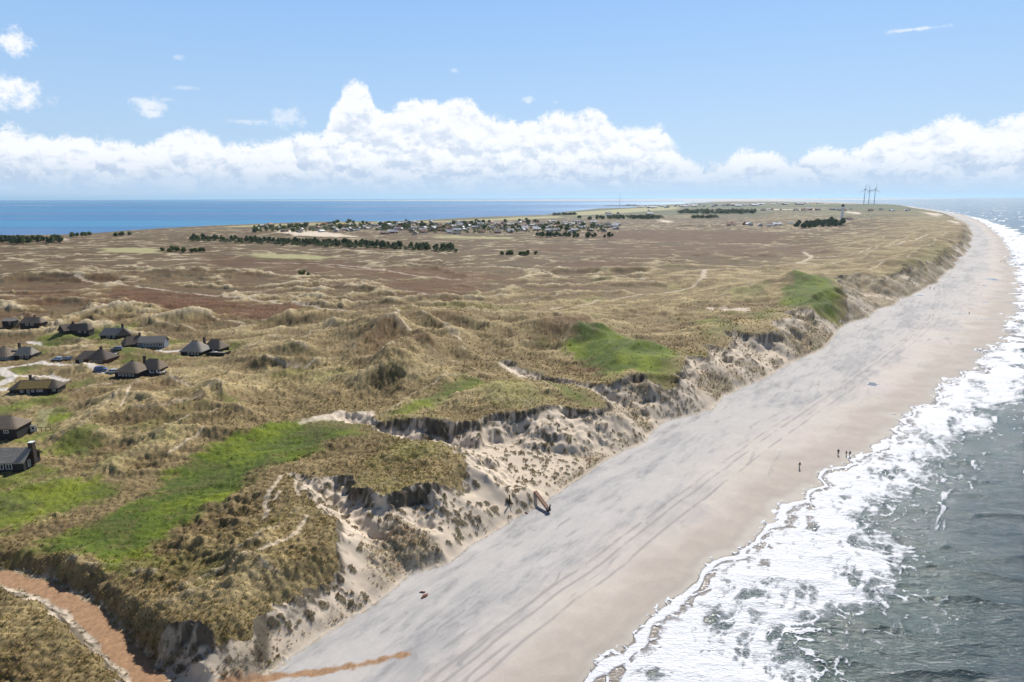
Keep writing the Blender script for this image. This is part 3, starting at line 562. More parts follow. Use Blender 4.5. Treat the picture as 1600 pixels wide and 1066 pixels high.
    lines = sstep(.66, .80, ridged(u * .16 + 2 * s3_, v + 1.2 * s3_, 7, 3, 176, .55)) * sstep(-.1, .4, s3_ + s1 * .4) * sstep(.12, .3, cc)
    be = M(be, c(.27, .26, .255), lines * .6)
    wt = sstep(.13, .035, cc + fbm(x, y, 14, 4, 181) * .045)
    be = M(be, c(.43, .37, .32), sstep(.42, .12, cc + s3 * .1) * .6)
    wz = sstep(.27, .15, cc + fbm(x, y, 22, 4, 182) * .09 + np.abs(perlin(x / 19, y / 19, 183)) * -.08)
    be = M(be, c(.40, .345, .295), wz * .4)
    be = M(be, c(.27, .24, .20), wt * .8)
    be *= (1 + .05 * s4 + .03 * n5)[:, None]
    col = M(col, be, sstep(.5, -.6, a['sF'] + n1 * .6))
    col = M(col, c(.34, .205, .115) * (1 + .3 * n1 + .22 * n5)[:, None], a['TR'])
    col = M(col, c(.62, .53, .42), a['bank'] * sstep(-.2, .25, n1 + n2 * .6) * .7)
    # pools left by the tide
    PO = np.zeros(n, F32)
    for (px, py, rx, ry, t) in POOLS:
        X, Y = Wp(px, py, .8); k = (np.abs(x - X) < rx * 3) & (np.abs(y - Y) < rx * 3)
        if k.any():
            dx = x[k] - X; dy = y[k] - Y; uu = dx * math.sin(t) + dy * math.cos(t); vv = dx * math.cos(t) - dy * math.sin(t)
            PO[k] = np.maximum(PO[k], sstep(1.15, .85, np.sqrt((uu / rx) ** 2 + (vv / ry) ** 2) + .5 * perlin(dx / rx * 1.5, dy / rx * 1.5, 3)))
    sea = (a['sO'] > 0)
    col = M(col, c(.19, .17, .13), sea * 1.)
    gloss = np.clip(np.maximum(wt * .42, PO), 0, 1) * (a['sF'] < 0)
    gloss = np.where(sea, .45, gloss)
    col = M(col, c(.22, .21, .20), PO)
    return np.clip(col, .01, .9), gloss.astype(F32), np.clip(a['cover'] * (1 - a['RO']) * (1 - a['PA']) * (1 - a['TR']), 0, 1)
TRK = L(1.8, (560, 1150), (660, 1066), (760, 990), (860, 915), (940, 862), (1000, 815), (1100, 742), (1200, 672), (1300, 607), (1390, 545), (1450, 500), (1463, 470), (1462, 445), (1480, 420), (1500, 395), (1515, 370))
def tl_signed(x, y):
    d = ldist(x, y, TRK, 14); m = TRK
    s = inside(x, y, TRK + [(9e4, 9e4), (9e4, -3000), (60, -400)])
    return np.where(s, d, -d)
POOLS = [(1362, 602, 3.2, 2., .6), (1548, 437, 9, 5, .7), (1537, 447, 5, 2, .3), (1590, 412, 8, 3, .7), (1500, 492, 8, 1.0, 1.3), (1535, 499, 14, .8, 1.4), (1570, 420, 10, 2, .8), (1540, 472, 3, 2, .3), (1436, 466, 4, 3, .6)]
# ================================================================== meshes of the ground and the water
def grid_mesh(name, X, Y, Z, mat, attrs, keep=None, smooth=True):
    """rows x cols of points -> one sheet; keep = mask of quads"""
    R_, C_ = X.shape
    co = np.stack([X.ravel(), Y.ravel(), Z.ravel()], 1).astype(F32)
    i = np.arange(R_ * C_, dtype=np.int32).reshape(R_, C_)
    q = np.stack([i[:-1, :-1], i[:-1, 1:], i[1:, 1:], i[1:, :-1]], -1).reshape(-1, 4)
    if keep is not None: q = q[keep.ravel()]
    used = np.zeros(len(co), bool); used[q.ravel()] = True
    mp = np.cumsum(used).astype(np.int32) - 1
    co = co[used]; q = mp[q]
    me = bpy.data.meshes.new(name)
    me.vertices.add(len(co)); me.vertices.foreach_set('co', co.ravel())
    me.loops.add(len(q) * 4); me.loops.foreach_set('vertex_index', q.ravel())
    me.polygons.add(len(q)); me.polygons.foreach_set('loop_start', np.arange(len(q), dtype=np.int32) * 4)
    me.update(calc_edges=True)
    if smooth: me.shade_smooth()
    for k, v in attrs.items():
        if v.ndim == 2:
            at_ = me.attributes.new(k, 'FLOAT_COLOR', 'POINT')
            at_.data.foreach_set('color', np.concatenate([v[used], np.ones((used.sum(), 1), F32)], 1).astype(F32).ravel())
        else:
            at_ = me.attributes.new(k, 'FLOAT', 'POINT'); at_.data.foreach_set('value', v[used].astype(F32))
    me.materials.append(mat)
    o = bpy.data.objects.new(name, me); C.objects.link(o); return o
def new_mat(name):
    m = bpy.data.materials.new(name); m.use_nodes = True; return m, NT(m.node_tree)
def finish(t, bsdf, bump=None):
    if bump is not None: t.put(bsdf.inputs['Normal'], bump)
    o = t.n('ShaderNodeOutputMaterial'); t.put(o.inputs[0], bsdf.outputs[0])
def ground_mat():
    m, t = new_mat('ground_cover')
    A = t.n('ShaderNodeAttribute', attribute_name='col').outputs['Color']
    G = t.n('ShaderNodeAttribute', attribute_name='gloss').outputs['Fac']
    V = t.n('ShaderNodeAttribute', attribute_name='cover').outputs['Fac']
    P = t.n('ShaderNodeTexCoord').outputs['Object']
    n1 = t.noise(P, 1.6, 6., .75); n2 = t.noise(P, 5., 4., .7); n3 = t.noise(P, .35, 5., .65)
    k = t.m('ADD', t.m('MULTIPLY', t.m('SUBTRACT', n1, .5), 1.5), t.m('MULTIPLY', t.m('SUBTRACT', n2, .5), 1.1))
    k = t.m('ADD', k, t.m('MULTIPLY', t.m('SUBTRACT', n3, .5), .7))
    amt = t.m('ADD', t.m('MULTIPLY', V, .62), .10)
    f = t.m('ADD', 1., t.m('MULTIPLY', k, amt))
    f = t.m('MAXIMUM', f, .25)
    col = t.mix(1., A, t.xyz(f, f, f), 'MULTIPLY')
    b = t.n('ShaderNodeBsdfPrincipled')
    t.put(b.inputs['Base Color'], col); t.put(b.inputs['Roughness'], t.m('SUBTRACT', .92, t.m('MULTIPLY', G, .76)))
    b.inputs['Specular IOR Level'].default_value = .3
    bp = t.n('ShaderNodeBump'); bp.inputs['Distance'].default_value = .28
    t.put(bp.inputs['Strength'], t.m('MULTIPLY', t.m('ADD', .12, t.m('MULTIPLY', V, .88)), t.m('SUBTRACT', 1., G)))
    t.put(bp.inputs['Height'], t.m('ADD', n1, t.m('MULTIPLY', n2, .35)))
    finish(t, b, bp.outputs[0]); return m
# rows at even steps of sight angle near by, even steps of distance ratio farther off
Q = 1.
rows = [62.]
while rows[-1] < 62000:
    r = rows[-1]; rows.append(r + min(r * r * .00125 * Q / 64, r * .0052 * Q if r < 3000 else r * .012))
rows = np.array(rows)
cols = np.radians(np.linspace(-50, 50, int(1300 / Q)))
RR, AA = np.meshgrid(rows[rows < 26000], cols, indexing='ij')
X = RR * np.sin(AA); Y = RR * np.cos(AA)
xf = X.ravel(); yf = Y.ravel()
parts = []
for i in range(0, len(xf), 300000):
    a = base_all(xf[i:i + 300000], yf[i:i + 300000]); c_, g_, v_ = colours(a)
    parts.append((a['z'], c_, g_, v_, a['sO'], a['sJ']))
Z, COL, GLO, COV, SO, SJ = [np.concatenate([p[i] for p in parts]) for i in range(6)]
inl = ((SO.reshape(X.shape) < 40) & (SJ.reshape(X.shape) < 60))
keep = inl[:-1, :-1] | inl[1:, 1:] | inl[:-1, 1:] | inl[1:, :-1]
GM = ground_mat()
terrain = grid_mesh('ground', X, Y, Z.reshape(X.shape), GM, dict(col=COL, gloss=GLO, cover=COV), keep)
terrain['kind'] = 'structure'
# the same country behind and beside the camera, coarsely
r2 = np.concatenate([np.linspace(0.5, 62, 12), np.geomspace(70, 20000, 60)]); a2 = np.radians(np.linspace(50, 310, 100))
def coarse(nm, rr, aa):
    R2, A2 = np.meshgrid(rr, aa, indexing='ij'); X2 = R2 * np.sin(A2); Y2 = R2 * np.cos(A2)
    a = base_all(X2.ravel(), Y2.ravel(), False); c_, g_, v_ = colours(a)
    o = grid_mesh(nm, X2, Y2, a['z'].reshape(X2.shape), GM, dict(col=c_, gloss=g_, cover=v_)); o['kind'] = 'structure'; return o
coarse('ground', r2, a2); coarse('ground', np.linspace(.5, 62, 20), np.radians(np.linspace(-50, 50, 60)))
del parts
# ------------------------------------------------------------------ water
def sea_mat(name, deep, shallow, rough, bumpsc, bumpd):
    m, t = new_mat(name)
    F = t.n('ShaderNodeAttribute', attribute_name='foam').outputs['Fac']
    D = t.n('ShaderNodeAttribute', attribute_name='shallow').outputs['Fac']
    P = t.n('ShaderNodeTexCoord').outputs['Object']
    fn = t.noise(P, .9, 6., .7); f2 = t.noise(P, 3.2, 4., .65)
    cut = t.m('ADD', t.m('MULTIPLY', fn, .6), t.m('MULTIPLY', f2, .4))
    fo = t.ramp(t.m('ADD', F, t.m('MULTIPLY', t.m('SUBTRACT', cut, .5), .9)), .30, .78)
    b = t.n('ShaderNodeBsdfPrincipled')
    wc = t.mix(t.ramp(D, 1., 1.8), t.mix(t.m('MINIMUM', D, 1.), deep, shallow), (.25, .215, .18, 1))
    t.put(b.inputs['Base Color'], t.mix(fo, wc, t.mix(t.ramp(fo, .3, 1.), (.42, .44, .50, 1), (.78, .79, .81, 1))))
    t.put(b.inputs['Roughness'], t.ramp(fo, 0., 1., rough, .8)); b.inputs['IOR'].default_value = 1.33
    bp = t.n('ShaderNodeBump'); bp.inputs['Strength'].default_value = 1.; bp.inputs['Distance'].default_value = bumpd
    mp = t.n('ShaderNodeMapping'); t.put(mp.inputs[0], P); mp.inputs['Rotation'].default_value = (0, 0, rad(-8)); mp.inputs['Scale'].default_value = (.5, 1.3, 1)
    t.put(bp.inputs['Height'], t.m('ADD', t.noise(mp.outputs[0], bumpsc, 5., .62, .4), t.m('MULTIPLY', fo, t.m('MULTIPLY', cut, .9))))
    finish(t, b, bp.outputs[0]); return m
# ocean: real swell, short crests and foam
rw = [58.]
while rw[-1] < 62000:
    r = rw[-1]; rw.append(r + min(max(r * r * .0013 / 70, .16), r * .005 if r < 2000 else r * .014) * Q)
rw = np.array(rw)
ca = np.radians(np.linspace(-4, 52, int(820 / Q)))
RO_, AO_ = np.meshgrid(rw, ca, indexing='ij')
# the sheet's inland rim follows the middle of the land so that it meets nothing in view
X = RO_ * np.sin(AO_); Y = RO_ * np.cos(AO_)
xf = X.ravel(); yf = Y.ravel()
band_out = L(0, (1000, 1300), (1150, 1120), (1228, 1066), (1244, 1025), (1205, 985), (1290, 955), (1392, 915), (1412, 860), (1352, 812), (1362, 780), (1450, 738), (1462, 690), (1540, 660), (1600, 610), (1680, 560), (1700, 500), (1680, 430), (1640, 390), (1580, 357), (1530, 341), (1480, 331), (1420, 323), (1350, 318.5), (1290, 315.6))
BAND = band_out + water_line[::-1][1:-1]
def sea_fields(x, y):
    r = np.hypot(x, y).astype(F32)
    sO = sdf(x, y, OCEAN)
    sOw = sO + swash(x, y, r)
    sB = sdf(x, y, BAND)
    ws = np.clip(r / 200, .8, 5)
    sB = sB + 3 + lfbm(x, y, ws, 16, 4, 201, .6) * 5 * ws
    th = rad(34); u = x * math.sin(th) + y * math.cos(th); v = x * math.cos(th) - y * math.sin(th)   # u along, v off shore
    # swell: long crests bent by noise
    w = 6 * fbm(u, v, 60, 3, 211)
    q1 = 5 * fbm(x, y, 38, 3, 215); q2 = 2.6 * fbm(x, y, 17, 3, 216)
    def crest(p, k=1.7): return (1 - np.abs(np.sin(p * np.pi))) ** k
    sw = crest((v + 2.2 * w + u * .12) / 24, 1.2) * .42 * (.6 + .8 * perlin(u / 40, v / 25, 212)) + crest((y + .22 * x + q1) / 10.5, 1.5) * .58 * (.55 + .9 * perlin(x / 26, y / 14, 217)) + crest((y - .15 * x + q2 + 3) / 5.6, 1.4) * .30 * (.6 + .8 * perlin(x / 13, y / 8, 218)) + crest((y * .9 + .45 * x + q2) / 3.3, 1.3) * .11
    sw = sw + fbm(x * .6, y, 2.6, 3, 219, .6) * .10 - .45
    shal = sstep(2, 30, sOw)
    z = sw * (.25 + .75 * shal) * sstep(-1, 8, sOw) * sstep(4000, 300, r)
    lace = lod(lambda a, b: ridged(a + 3 * perlin(a / 9, b / 9, 44), b, 4.2, 4, 221, .62), x, y, ws)
    lace2 = lridged(u * .35, v, ws, 3.0, 4, 225, .6)
    n = lfbm(x, y, ws, 12, 4, 231, .6)
    core = sstep(-7, 8 + 6 * n, sB) * sstep(.2, 2.5, sOw - 2.5 * sstep(-.1, .5, n))
    front = sstep(9, 1, sOw) * sstep(.5, .8, lace + .12)
    foam = core * (.93 + n * .5 + .42 * (lace - .45)) + .05 * core * core
    gap = sstep(.60, .74, ridged(u * .3 + 40, v + 6 * perlin(x / 34, y / 34, 58), 26, 3, 259, .5)) * core * sstep(4, 14, sOw); foam = foam - gap * .32
    holes = sstep(.15, .6, lfbm(u * .5, v, ws, 7, 4, 235, .65)) * sstep(24, 4, sOw / ws) * core
    streak = lridged(u * .3, v + 1.5 * perlin(u / 9, v / 9, 66), ws, 4.5, 4, 237, .65)
    foam = foam - holes * .38 * (1 - sstep(.45, .75, lace)) - core * sstep(.55, .25, streak) * .26
    halo = sstep(-22, 0, sB / ws)
    foam = np.maximum(foam, halo * sstep(.50, .72, lace + n * .2) * .85)
    # breakers and streaks farther out
    d2 = sstep(.25, .8, fbm(u * .35, v, 40, 3, 241) + .1) * sstep(140, 20, -sB / ws)
    foam = np.maximum(foam, d2 * sstep(.58, .76, lace2 + .05) * .9)
    fil = ridged(u * .22 + 2 * perlin(x / 20, y / 20, 47), v + 5 * perlin(x / 30, y / 30, 48), 13, 5, 247, .62)
    foam = np.maximum(foam, sstep(.60, .76, fil + .08 * n) * sstep(-.3, .25, fbm(x, y, 45, 3, 248)) * .85 * sstep(1500, 500, r))
    cap = sstep(.30, .62, sw + fbm(u * .5, v, 14, 3, 245) * .45) * sstep(.0, .4, n + .2)
    foam = np.maximum(foam, cap * .9 * sstep(0, 40, -sB + 10))
    farl = sstep(500, 1400, r)
    fl = ridged(u * .12, v, 60, 4, 251, .6)
    foam = np.maximum(foam, farl * sstep(.62, .76, fl + .1 * n) * sstep(900, 60, sO / np.clip(r / 1200, 1, 4)) * .85)
    # swash lace line at the very edge
    foam = np.maximum(foam, front * .8)
    edge = sstep(1.3, .2, np.abs(sOw - .6)) * .9
    foam = np.maximum(foam, edge)
    z = z + foam * .12 * sstep(2500, 400, r) + sstep(2, 14, sB) * sstep(22, 8, sOw) * .15
    return sO, z, np.clip(foam, 0, 1), np.where(sOw < 9, 1 + sstep(9, 1, sOw), sstep(28, -4, -sB) * .9).astype(F32)
pp = []
for i in range(0, len(xf), 300000): pp.append(sea_fields(xf[i:i + 300000], yf[i:i + 300000]))
SOo, ZZ, FO, SH = [np.concatenate([p[i] for p in pp]) for i in range(4)]
ke = SOo.reshape(X.shape) > -26
ke |= (RO_ > 5000) & (AO_ > rad(14))
ke = ke[:-1, :-1] | ke[1:, 1:] | ke[:-1, 1:] | ke[1:, :-1]
SEA = sea_mat('sea_water', (.012, .040, .052, 1), (.06, .095, .08, 1), .13, 1.3, .34)
sea = grid_mesh('sea', X, Y, ZZ.reshape(X.shape), SEA, dict(foam=FO, shallow=SH), ke); sea['kind'] = 'structure'
# fjord
rf = np.geomspace(900, 62000, 160); af = np.radians(np.concatenate([np.linspace(-180, -54, 20), np.linspace(-52, 15.5, 140)]))
RF, AF = np.meshgrid(rf, af, indexing='ij'); X = RF * np.sin(AF); Y = RF * np.cos(AF)
xf = X.ravel(); yf = Y.ravel(); jj = sdf(xf, yf, FJORD)
lag = fbm(xf * .25, yf, 900, 4, 301)
kf = (jj > -250).reshape(X.shape) | (RF > 14000); kf = kf[:-1, :-1] | kf[1:, 1:] | kf[:-1, 1:] | kf[1:, :-1]
def fjord_mat():
    m, t = new_mat('fjord_water')
    P = t.n('ShaderNodeTexCoord').outputs['Object']
    mp = t.n('ShaderNodeMapping'); t.put(mp.inputs[0], P); mp.inputs['Scale'].default_value = (.00010, .0009, 1); mp.inputs['Rotation'].default_value = (0, 0, rad(4))
    n = t.noise(mp.outputs[0], 1., 5., .55)
    b = t.n('ShaderNodeBsdfPrincipled')
    t.put(b.inputs['Base Color'], t.mix(t.ramp(n, .38, .66), (.006, .095, .27, 1), (.07, .26, .44, 1)))
    t.put(b.inputs['Roughness'], t.ramp(n, .35, .65, .25, .5)); b.inputs['IOR'].default_value = 1.33
    b.inputs['Specular IOR Level'].default_value = .4
    bp = t.n('ShaderNodeBump'); bp.inputs['Strength'].default_value = .6; bp.inputs['Distance'].default_value = .5
    t.put(bp.inputs['Height'], t.noise(P, .25, 3., .6))
    finish(t, b, bp.outputs[0]); return m
fj = grid_mesh('fjord_water', X, Y, np.full_like(X, -.3), fjord_mat(), {}, kf); fj['kind'] = 'structure'

# ------------------------------------------------------------------ air
def haze():
    me = bpy.data.meshes.new('haze'); bm = bmesh.new(); bmesh.ops.create_cube(bm, size=1.)
    for v in bm.verts: v.co = Vector((v.co.x * 150000, v.co.y * 150000, -12 + (v.co.z + .5) * 222))
    bm.to_mesh(me); bm.free()
    m, t = new_mat('haze_air')
    pv = t.n('ShaderNodeVolumePrincipled'); pv.inputs['Color'].default_value = (.52, .78, 1., 1); pv.inputs['Density'].default_value = HAZE; pv.inputs['Anisotropy'].default_value = .35
    o = t.n('ShaderNodeOutputMaterial'); t.put(o.inputs['Volume'], pv.outputs[0])
    me.materials.append(m); ob = bpy.data.objects.new('haze', me); C.objects.link(ob); ob['kind'] = 'stuff'
    ob['label'] = 'pale blue sea haze over the distant land and water'
HAZE = 2.1e-5
haze()
# ================================================================== VEGETATION
def simple_mat(name, col, rough=.8, var=.15, scale=3., spec=.3, trans=0., bump=0., metal=0., attr=None):
    m, t = new_mat(name)
    P = t.n('ShaderNodeTexCoord').outputs['Object']
    n = t.noise(P, scale, 4., .65)
    f = t.m('ADD', 1., t.m('MULTIPLY', t.m('SUBTRACT', n, .5), var * 4))
    base = t.n('ShaderNodeAttribute', attribute_name=attr).outputs['Color'] if attr else (*col, 1)
    c_ = t.mix(1., base, t.xyz(f, f, f), 'MULTIPLY')
    b = t.n('ShaderNodeBsdfPrincipled'); t.put(b.inputs['Base Color'], c_); b.inputs['Roughness'].default_value = rough
    b.inputs['Specular IOR Level'].default_value = spec; b.inputs['Metallic'].default_value = metal
    if bump:
        bp = t.n('ShaderNodeBump'); bp.inputs['Distance'].default_value = bump; t.put(bp.inputs['Height'], n); t.put(b.inputs['Normal'], bp.outputs[0])
    out = b.outputs[0]
    if trans:
        tr = t.n('ShaderNodeBsdfTranslucent'); t.put(tr.inputs[0], c_)
        mx = t.n('ShaderNodeMixShader'); mx.inputs[0].default_value = trans; t.put(mx.inputs[1], out); t.put(mx.inputs[2], tr.outputs[0]); out = mx.outputs[0]
    o = t.n('ShaderNodeOutputMaterial'); t.put(o.inputs[0], out); return m
def tri_mesh(name, co, mat, col=None):
    n = len(co) // 3
    me = bpy.data.meshes.new(name); me.vertices.add(n * 3); me.vertices.foreach_set('co', co.astype(F32).ravel())
    me.loops.add(n * 3); me.loops.foreach_set('vertex_index', np.arange(n * 3, dtype=np.int32))
    me.polygons.add(n); me.polygons.foreach_set('loop_start', np.arange(n, dtype=np.int32) * 3); me.update(calc_edges=True)
    if col is not None:
        a = me.attributes.new('col', 'FLOAT_COLOR', 'POINT'); a.data.foreach_set('color', np.concatenate([col, np.ones((len(col), 1))], 1).astype(F32).ravel())
    me.materials.append(mat); return me
NG = int(190000 / Q)
rg = np.random.RandomState(11)
inv = rg.rand(NG); rr = 1 / np.sqrt(1 / 80. ** 2 + inv * (1 / 420. ** 2 - 1 / 80. ** 2)) * 1.0
rr = np.where(rg.rand(NG) < .55, rr, 110 * np.exp(rg.rand(NG) * math.log(420 / 110)))
aa_ = np.radians(rg.uniform(-42, 42, NG)); gx = rr * np.sin(aa_); gy = rr * np.cos(aa_)
ok = sdf(gx, gy, LAND) > .5
gx, gy = gx[ok], gy[ok]
A = base_all(gx, gy)
pr = (.10 + .9 * np.exp(-np.clip(A['sP'], 0, None) / 22)) * A['cover'] * (1 - A['GR'] * .93) * (1 - A['PA']) * (1 - A['RO']) * (1 - A['TR']) * (1 - A['YA']) * (1 - A['SP']) * (1 - .6 * A['HE']) * (1 - .8 * A['face'])
CC_ = colours(A)[0]
ok = rg.rand(len(gx)) < np.clip(pr * (.35 + .9 * sstep(-.3, .5, A['veg'])), 0, 1)
gx, gy, gz, gr_ = gx[ok], gy[ok], A['z'][ok], A['r'][ok]; slp = A['SL'][ok]; CC_ = CC_[ok]; red = (A['grow'][ok] * A['SL'][ok])
n = len(gx); NB = 7
hh = (.18 + .26 * rg.rand(n)) * np.where(slp, 1.1, 1.) * np.clip(gr_ / 170, 1, 1.5)
th = rg.rand(n, NB) * 2 * np.pi; ln = rg.uniform(.15, .75, (n, NB)); wd = (.035 + .05 * rg.rand(n, NB)) * np.clip(gr_ / 120, 1, 3)[:, None]
bh = hh[:, None] * rg.uniform(.6, 1.15, (n, NB)); off = rg.uniform(0, .16, (n, NB)) * np.clip(gr_ / 170, 1, 2)[:, None]
dx, dy = np.cos(th), np.sin(th)
bx_ = gx[:, None] + dx * off; by_ = gy[:, None] + dy * off; bz = np.broadcast_to(gz[:, None] - .06, bx_.shape)
wind = .18
p0 = np.stack([bx_ - dy * wd, by_ + dx * wd, bz], -1); p1 = np.stack([bx_ + dy * wd, by_ - dx * wd, bz], -1)
p2 = np.stack([bx_ + dx * bh * ln * .8 - wind * bh, by_ + dy * bh * ln * .8, bz + bh], -1)
co = np.stack([p0, p1, p2], 2).reshape(-1, 3)
t1 = rg.rand(n); base = CC_ * (.7 + 1.25 * t1 ** 1.3)[:, None]
gcol = np.array([.27, .27, .08])[None]; k = (rg.rand(n) < .10)[:, None]; base = np.where(k, gcol * (.7 + .5 * t1)[:, None], base)
rk = (slp & (rg.rand(n) < .35))[:, None]; base = np.where(rk, np.array([.33, .21, .10])[None] * (.6 + .6 * t1)[:, None], base)
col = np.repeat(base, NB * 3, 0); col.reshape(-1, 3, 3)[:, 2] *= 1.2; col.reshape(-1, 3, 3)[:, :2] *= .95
MG = simple_mat('marram_blades', (.4, .33, .2), .75, .06, 1.5, .2, .35, attr='col')
o = bpy.data.objects.new('marram_grass', tri_mesh('marram_grass', co, MG, np.clip(col, 0, .8))); C.objects.link(o)
o['kind'] = 'stuff'; o['label'] = 'straw coloured marram grass covering the dunes above the beach'
del co, col, A
# ------------------------------------------------------------------ trees
def thing(name, label, cat, loc=(0, 0, 0), rz=0., group=None):
    o = bpy.data.objects.new(name, None); C.objects.link(o); o.location = loc; o.rotation_euler = (0, 0, rz)
    o['label'] = label; o['category'] = cat
    if group: o['group'] = group
    o.empty_display_size = .5
    return o
def part(name, me, parent=None, loc=None, label=None):
    o = bpy.data.objects.new(name, me); C.objects.link(o)
    if parent is not None: o.parent = parent
    if loc is not None: o.location = loc
    if label: o['label'] = label
    return o
def dup(root, loc, rz=0., label=None, group=None, sc=None):
    r = root.copy(); C.objects.link(r); r.location = loc; r.rotation_euler = (0, 0, rz)
    if sc: r.scale = sc if hasattr(sc, '__len__') else (sc,) * 3
    if label: r['label'] = label
    if group: r['group'] = group
    for ch in root.children:
        c_ = ch.copy(); C.objects.link(c_); c_.parent = r
        for g in ch.children:
            d = g.copy(); C.objects.link(d); d.parent = c_
    return r
def bm_mesh(bm, name, mat, smooth=False):
    me = bpy.data.meshes.new(name); bm.to_mesh(me); bm.free()
    for m in (mat if isinstance(mat, (list, tuple)) else [mat]): me.materials.append(m)
    if smooth: me.shade_smooth()
    return me
def add_tube(bm, pts, radii, seg=6, cap=True):
    rings = []
    for i, p in enumerate(pts):
        p = Vector(p); a = Vector(pts[max(i - 1, 0)]); b = Vector(pts[min(i + 1, len(pts) - 1)])
        d = (b - a).normalized(); s = d.cross(Vector((0.13, .97, .2))).normalized(); u = d.cross(s)
        rings.append([bm.verts.new(p + (s * math.cos(k * 2 * math.pi / seg) + u * math.sin(k * 2 * math.pi / seg)) * radii[i]) for k in range(seg)])
    for i in range(len(rings) - 1):
        for k in range(seg): bm.faces.new((rings[i][k], rings[i][(k + 1) % seg], rings[i + 1][(k + 1) % seg], rings[i + 1][k]))
    if cap: bm.faces.new(rings[0][::-1]); bm.faces.new(rings[-1])
def add_box(bm, c, s, rot=None, taper=1.):
    vs = []
    for z in (-.5, .5):
        k = taper if z > 0 else 1
        for x, y in ((-.5, -.5), (.5, -.5), (.5, .5), (-.5, .5)):
            v = Vector((x * s[0] * k, y * s[1] * k, z * s[2]))
            if rot: v = rot @ v
            vs.append(bm.verts.new(v + Vector(c)))
    for f in ((3, 2, 1, 0), (4, 5, 6, 7), (0, 1, 5, 4), (1, 2, 6, 5), (2, 3, 7, 6), (3, 0, 4, 7)): bm.faces.new([vs[i] for i in f])
M_BARK = simple_mat('bark', (.12, .09, .065), .9, .2, 4.)
M_PINE = simple_mat('pine_needles', (.12, .15, .065), .8, .2, 1.2, .2, .2)
M_BUSH = simple_mat('bush_leaves', (.15, .18, .06), .8, .2, 1.2, .2, .25)
def crown(h, w, kind, seed, nq=420):
    r = np.random.RandomState(seed)
    lobes = []
    for i in range(9 if kind == 'pine' else 7):
        z = h * (.28 + .62 * (i + r.rand()) / 9) if kind == 'pine' else h * r.uniform(.3, .78)
        k = w * (1.05 - .72 * z / h) if kind == 'pine' else w * .62
        a = r.rand() * 6.28; lobes.append((math.cos(a) * k * .55 * r.rand(), math.sin(a) * k * .55 * r.rand(), z, k * r.uniform(.45, .75)))
    co = []
    for i in range(nq):
        lx, ly, lz, lr = lobes[r.randint(len(lobes))]
        d = r.normal(size=3); d /= np.linalg.norm(d); q = r.rand() ** .4
        c_ = np.array([lx, ly, lz]) + d * lr * q * np.array([1, 1, .62 if kind == 'pine' else .75])
        c_[2] = max(c_[2], .25 * h * r.rand() + .1)
        e1 = r.normal(size=3); e1 /= np.linalg.norm(e1); e2 = np.cross(e1, d + .3 * r.normal(size=3)); e2 /= np.linalg.norm(e2) + 1e-6
        s = w * r.uniform(.07, .14)
        a, b, c2, d2 = c_ - e1 * s - e2 * s * .6, c_ + e1 * s - e2 * s * .5, c_ + e1 * s * .7 + e2 * s * .7, c_ - e1 * s * .6 + e2 * s * .6
        co += [a, b, c2, a, c2, d2]
    return tri_mesh('crown', np.array(co), M_PINE if kind == 'pine' else M_BUSH)
def tree_proto(name, kind, h, w, seed, label, cat, group, loc):
    t = thing(name, label, cat, loc, 0., group)
    bm = bmesh.new(); add_tube(bm, [(0, 0, -.4), (.05 * w, 0, h * .35), (0, .05 * w, h * .8)], [h * .022, h * .017, h * .007])
    for i in range(4):
        a = i * 1.7 + seed; z = h * (.35 + .12 * i); add_tube(bm, [(0, 0, z), (math.cos(a) * w * .3, math.sin(a) * w * .3, z + h * .1)], [h * .008, h * .003], 4)
    part('trunk', bm_mesh(bm, 'trunk', M_BARK), t); part('crown', crown(h, w, kind, seed), t); return t
LAB = {'A': ('dark conifer in the long shelter belt behind the brown heath', 'conifers in the long shelter belt'), 'B': ('dark conifer in the small wood at the left edge by the fjord', 'conifers in the left wood'),
       'C': ('dark conifer in the short row below the village', 'conifers in the short row'), 'D': ('dark conifer in the wood at the foot of the lighthouse', 'conifers by the lighthouse'),
       'E': ('low dark bush in the thicket on the near side of the shelter belt', 'bushes before the shelter belt'), 'F': ('low green bush in the thicket on the open heath', 'bushes on the heath'), 'G': ('green garden tree among the village houses', 'village trees'), 'H': ('lone dark bush on the dunes near the fjord shore', 'bushes near the fjord')}
rt = random.Random(5)
protos = {}
nt_ = 0
def plant(key, px, py, h, kind='pine', w=None):
    global nt_
    X, Y = Wp(px, py, 5); X, Y = X + rt.uniform(-2, 2), Y + rt.uniform(-3, 3)
    z = ground(X, Y)
    if z < .3: return
    vi = nt_ % 4; nt_ += 1; kk = (kind, vi); s = h / 8.
    if kk not in protos:
        p = tree_proto('conifer_tree' if kind == 'pine' else 'bush', kind, 8., 5.6 if kind == 'pine' else 7., 20 + vi, LAB[key][0], 'tree' if kind == 'pine' else 'bush', LAB[key][1], (X, Y, z)); p.scale = (s,) * 3; protos[kk] = p; return
    dup(protos[kk], (X, Y, z - .1), rt.uniform(0, 6.28), LAB[key][0], LAB[key][1], (s * rt.uniform(.9, 1.3), s * rt.uniform(.9, 1.3), s))
def along(pts, n, spread, key, h0, h1, kind='pine'):
    for i in range(n):
        u = rt.random() * (len(pts) - 1); j = int(u); f = u - j
        plant(key, lerp(pts[j][0], pts[j + 1][0], f) + rt.uniform(-1, 1), lerp(pts[j][1], pts[j + 1][1], f) + rt.uniform(-spread, spread), rt.uniform(h0, h1), kind)
along([(298, 377), (360, 379), (430, 383), (500, 385), (560, 388), (620, 391), (715, 395)], 140, 2.2, 'A', 6, 9)
along([(-30, 383), (20, 383), (60, 383), (95, 381)], 46, 2.8, 'B', 8, 12)
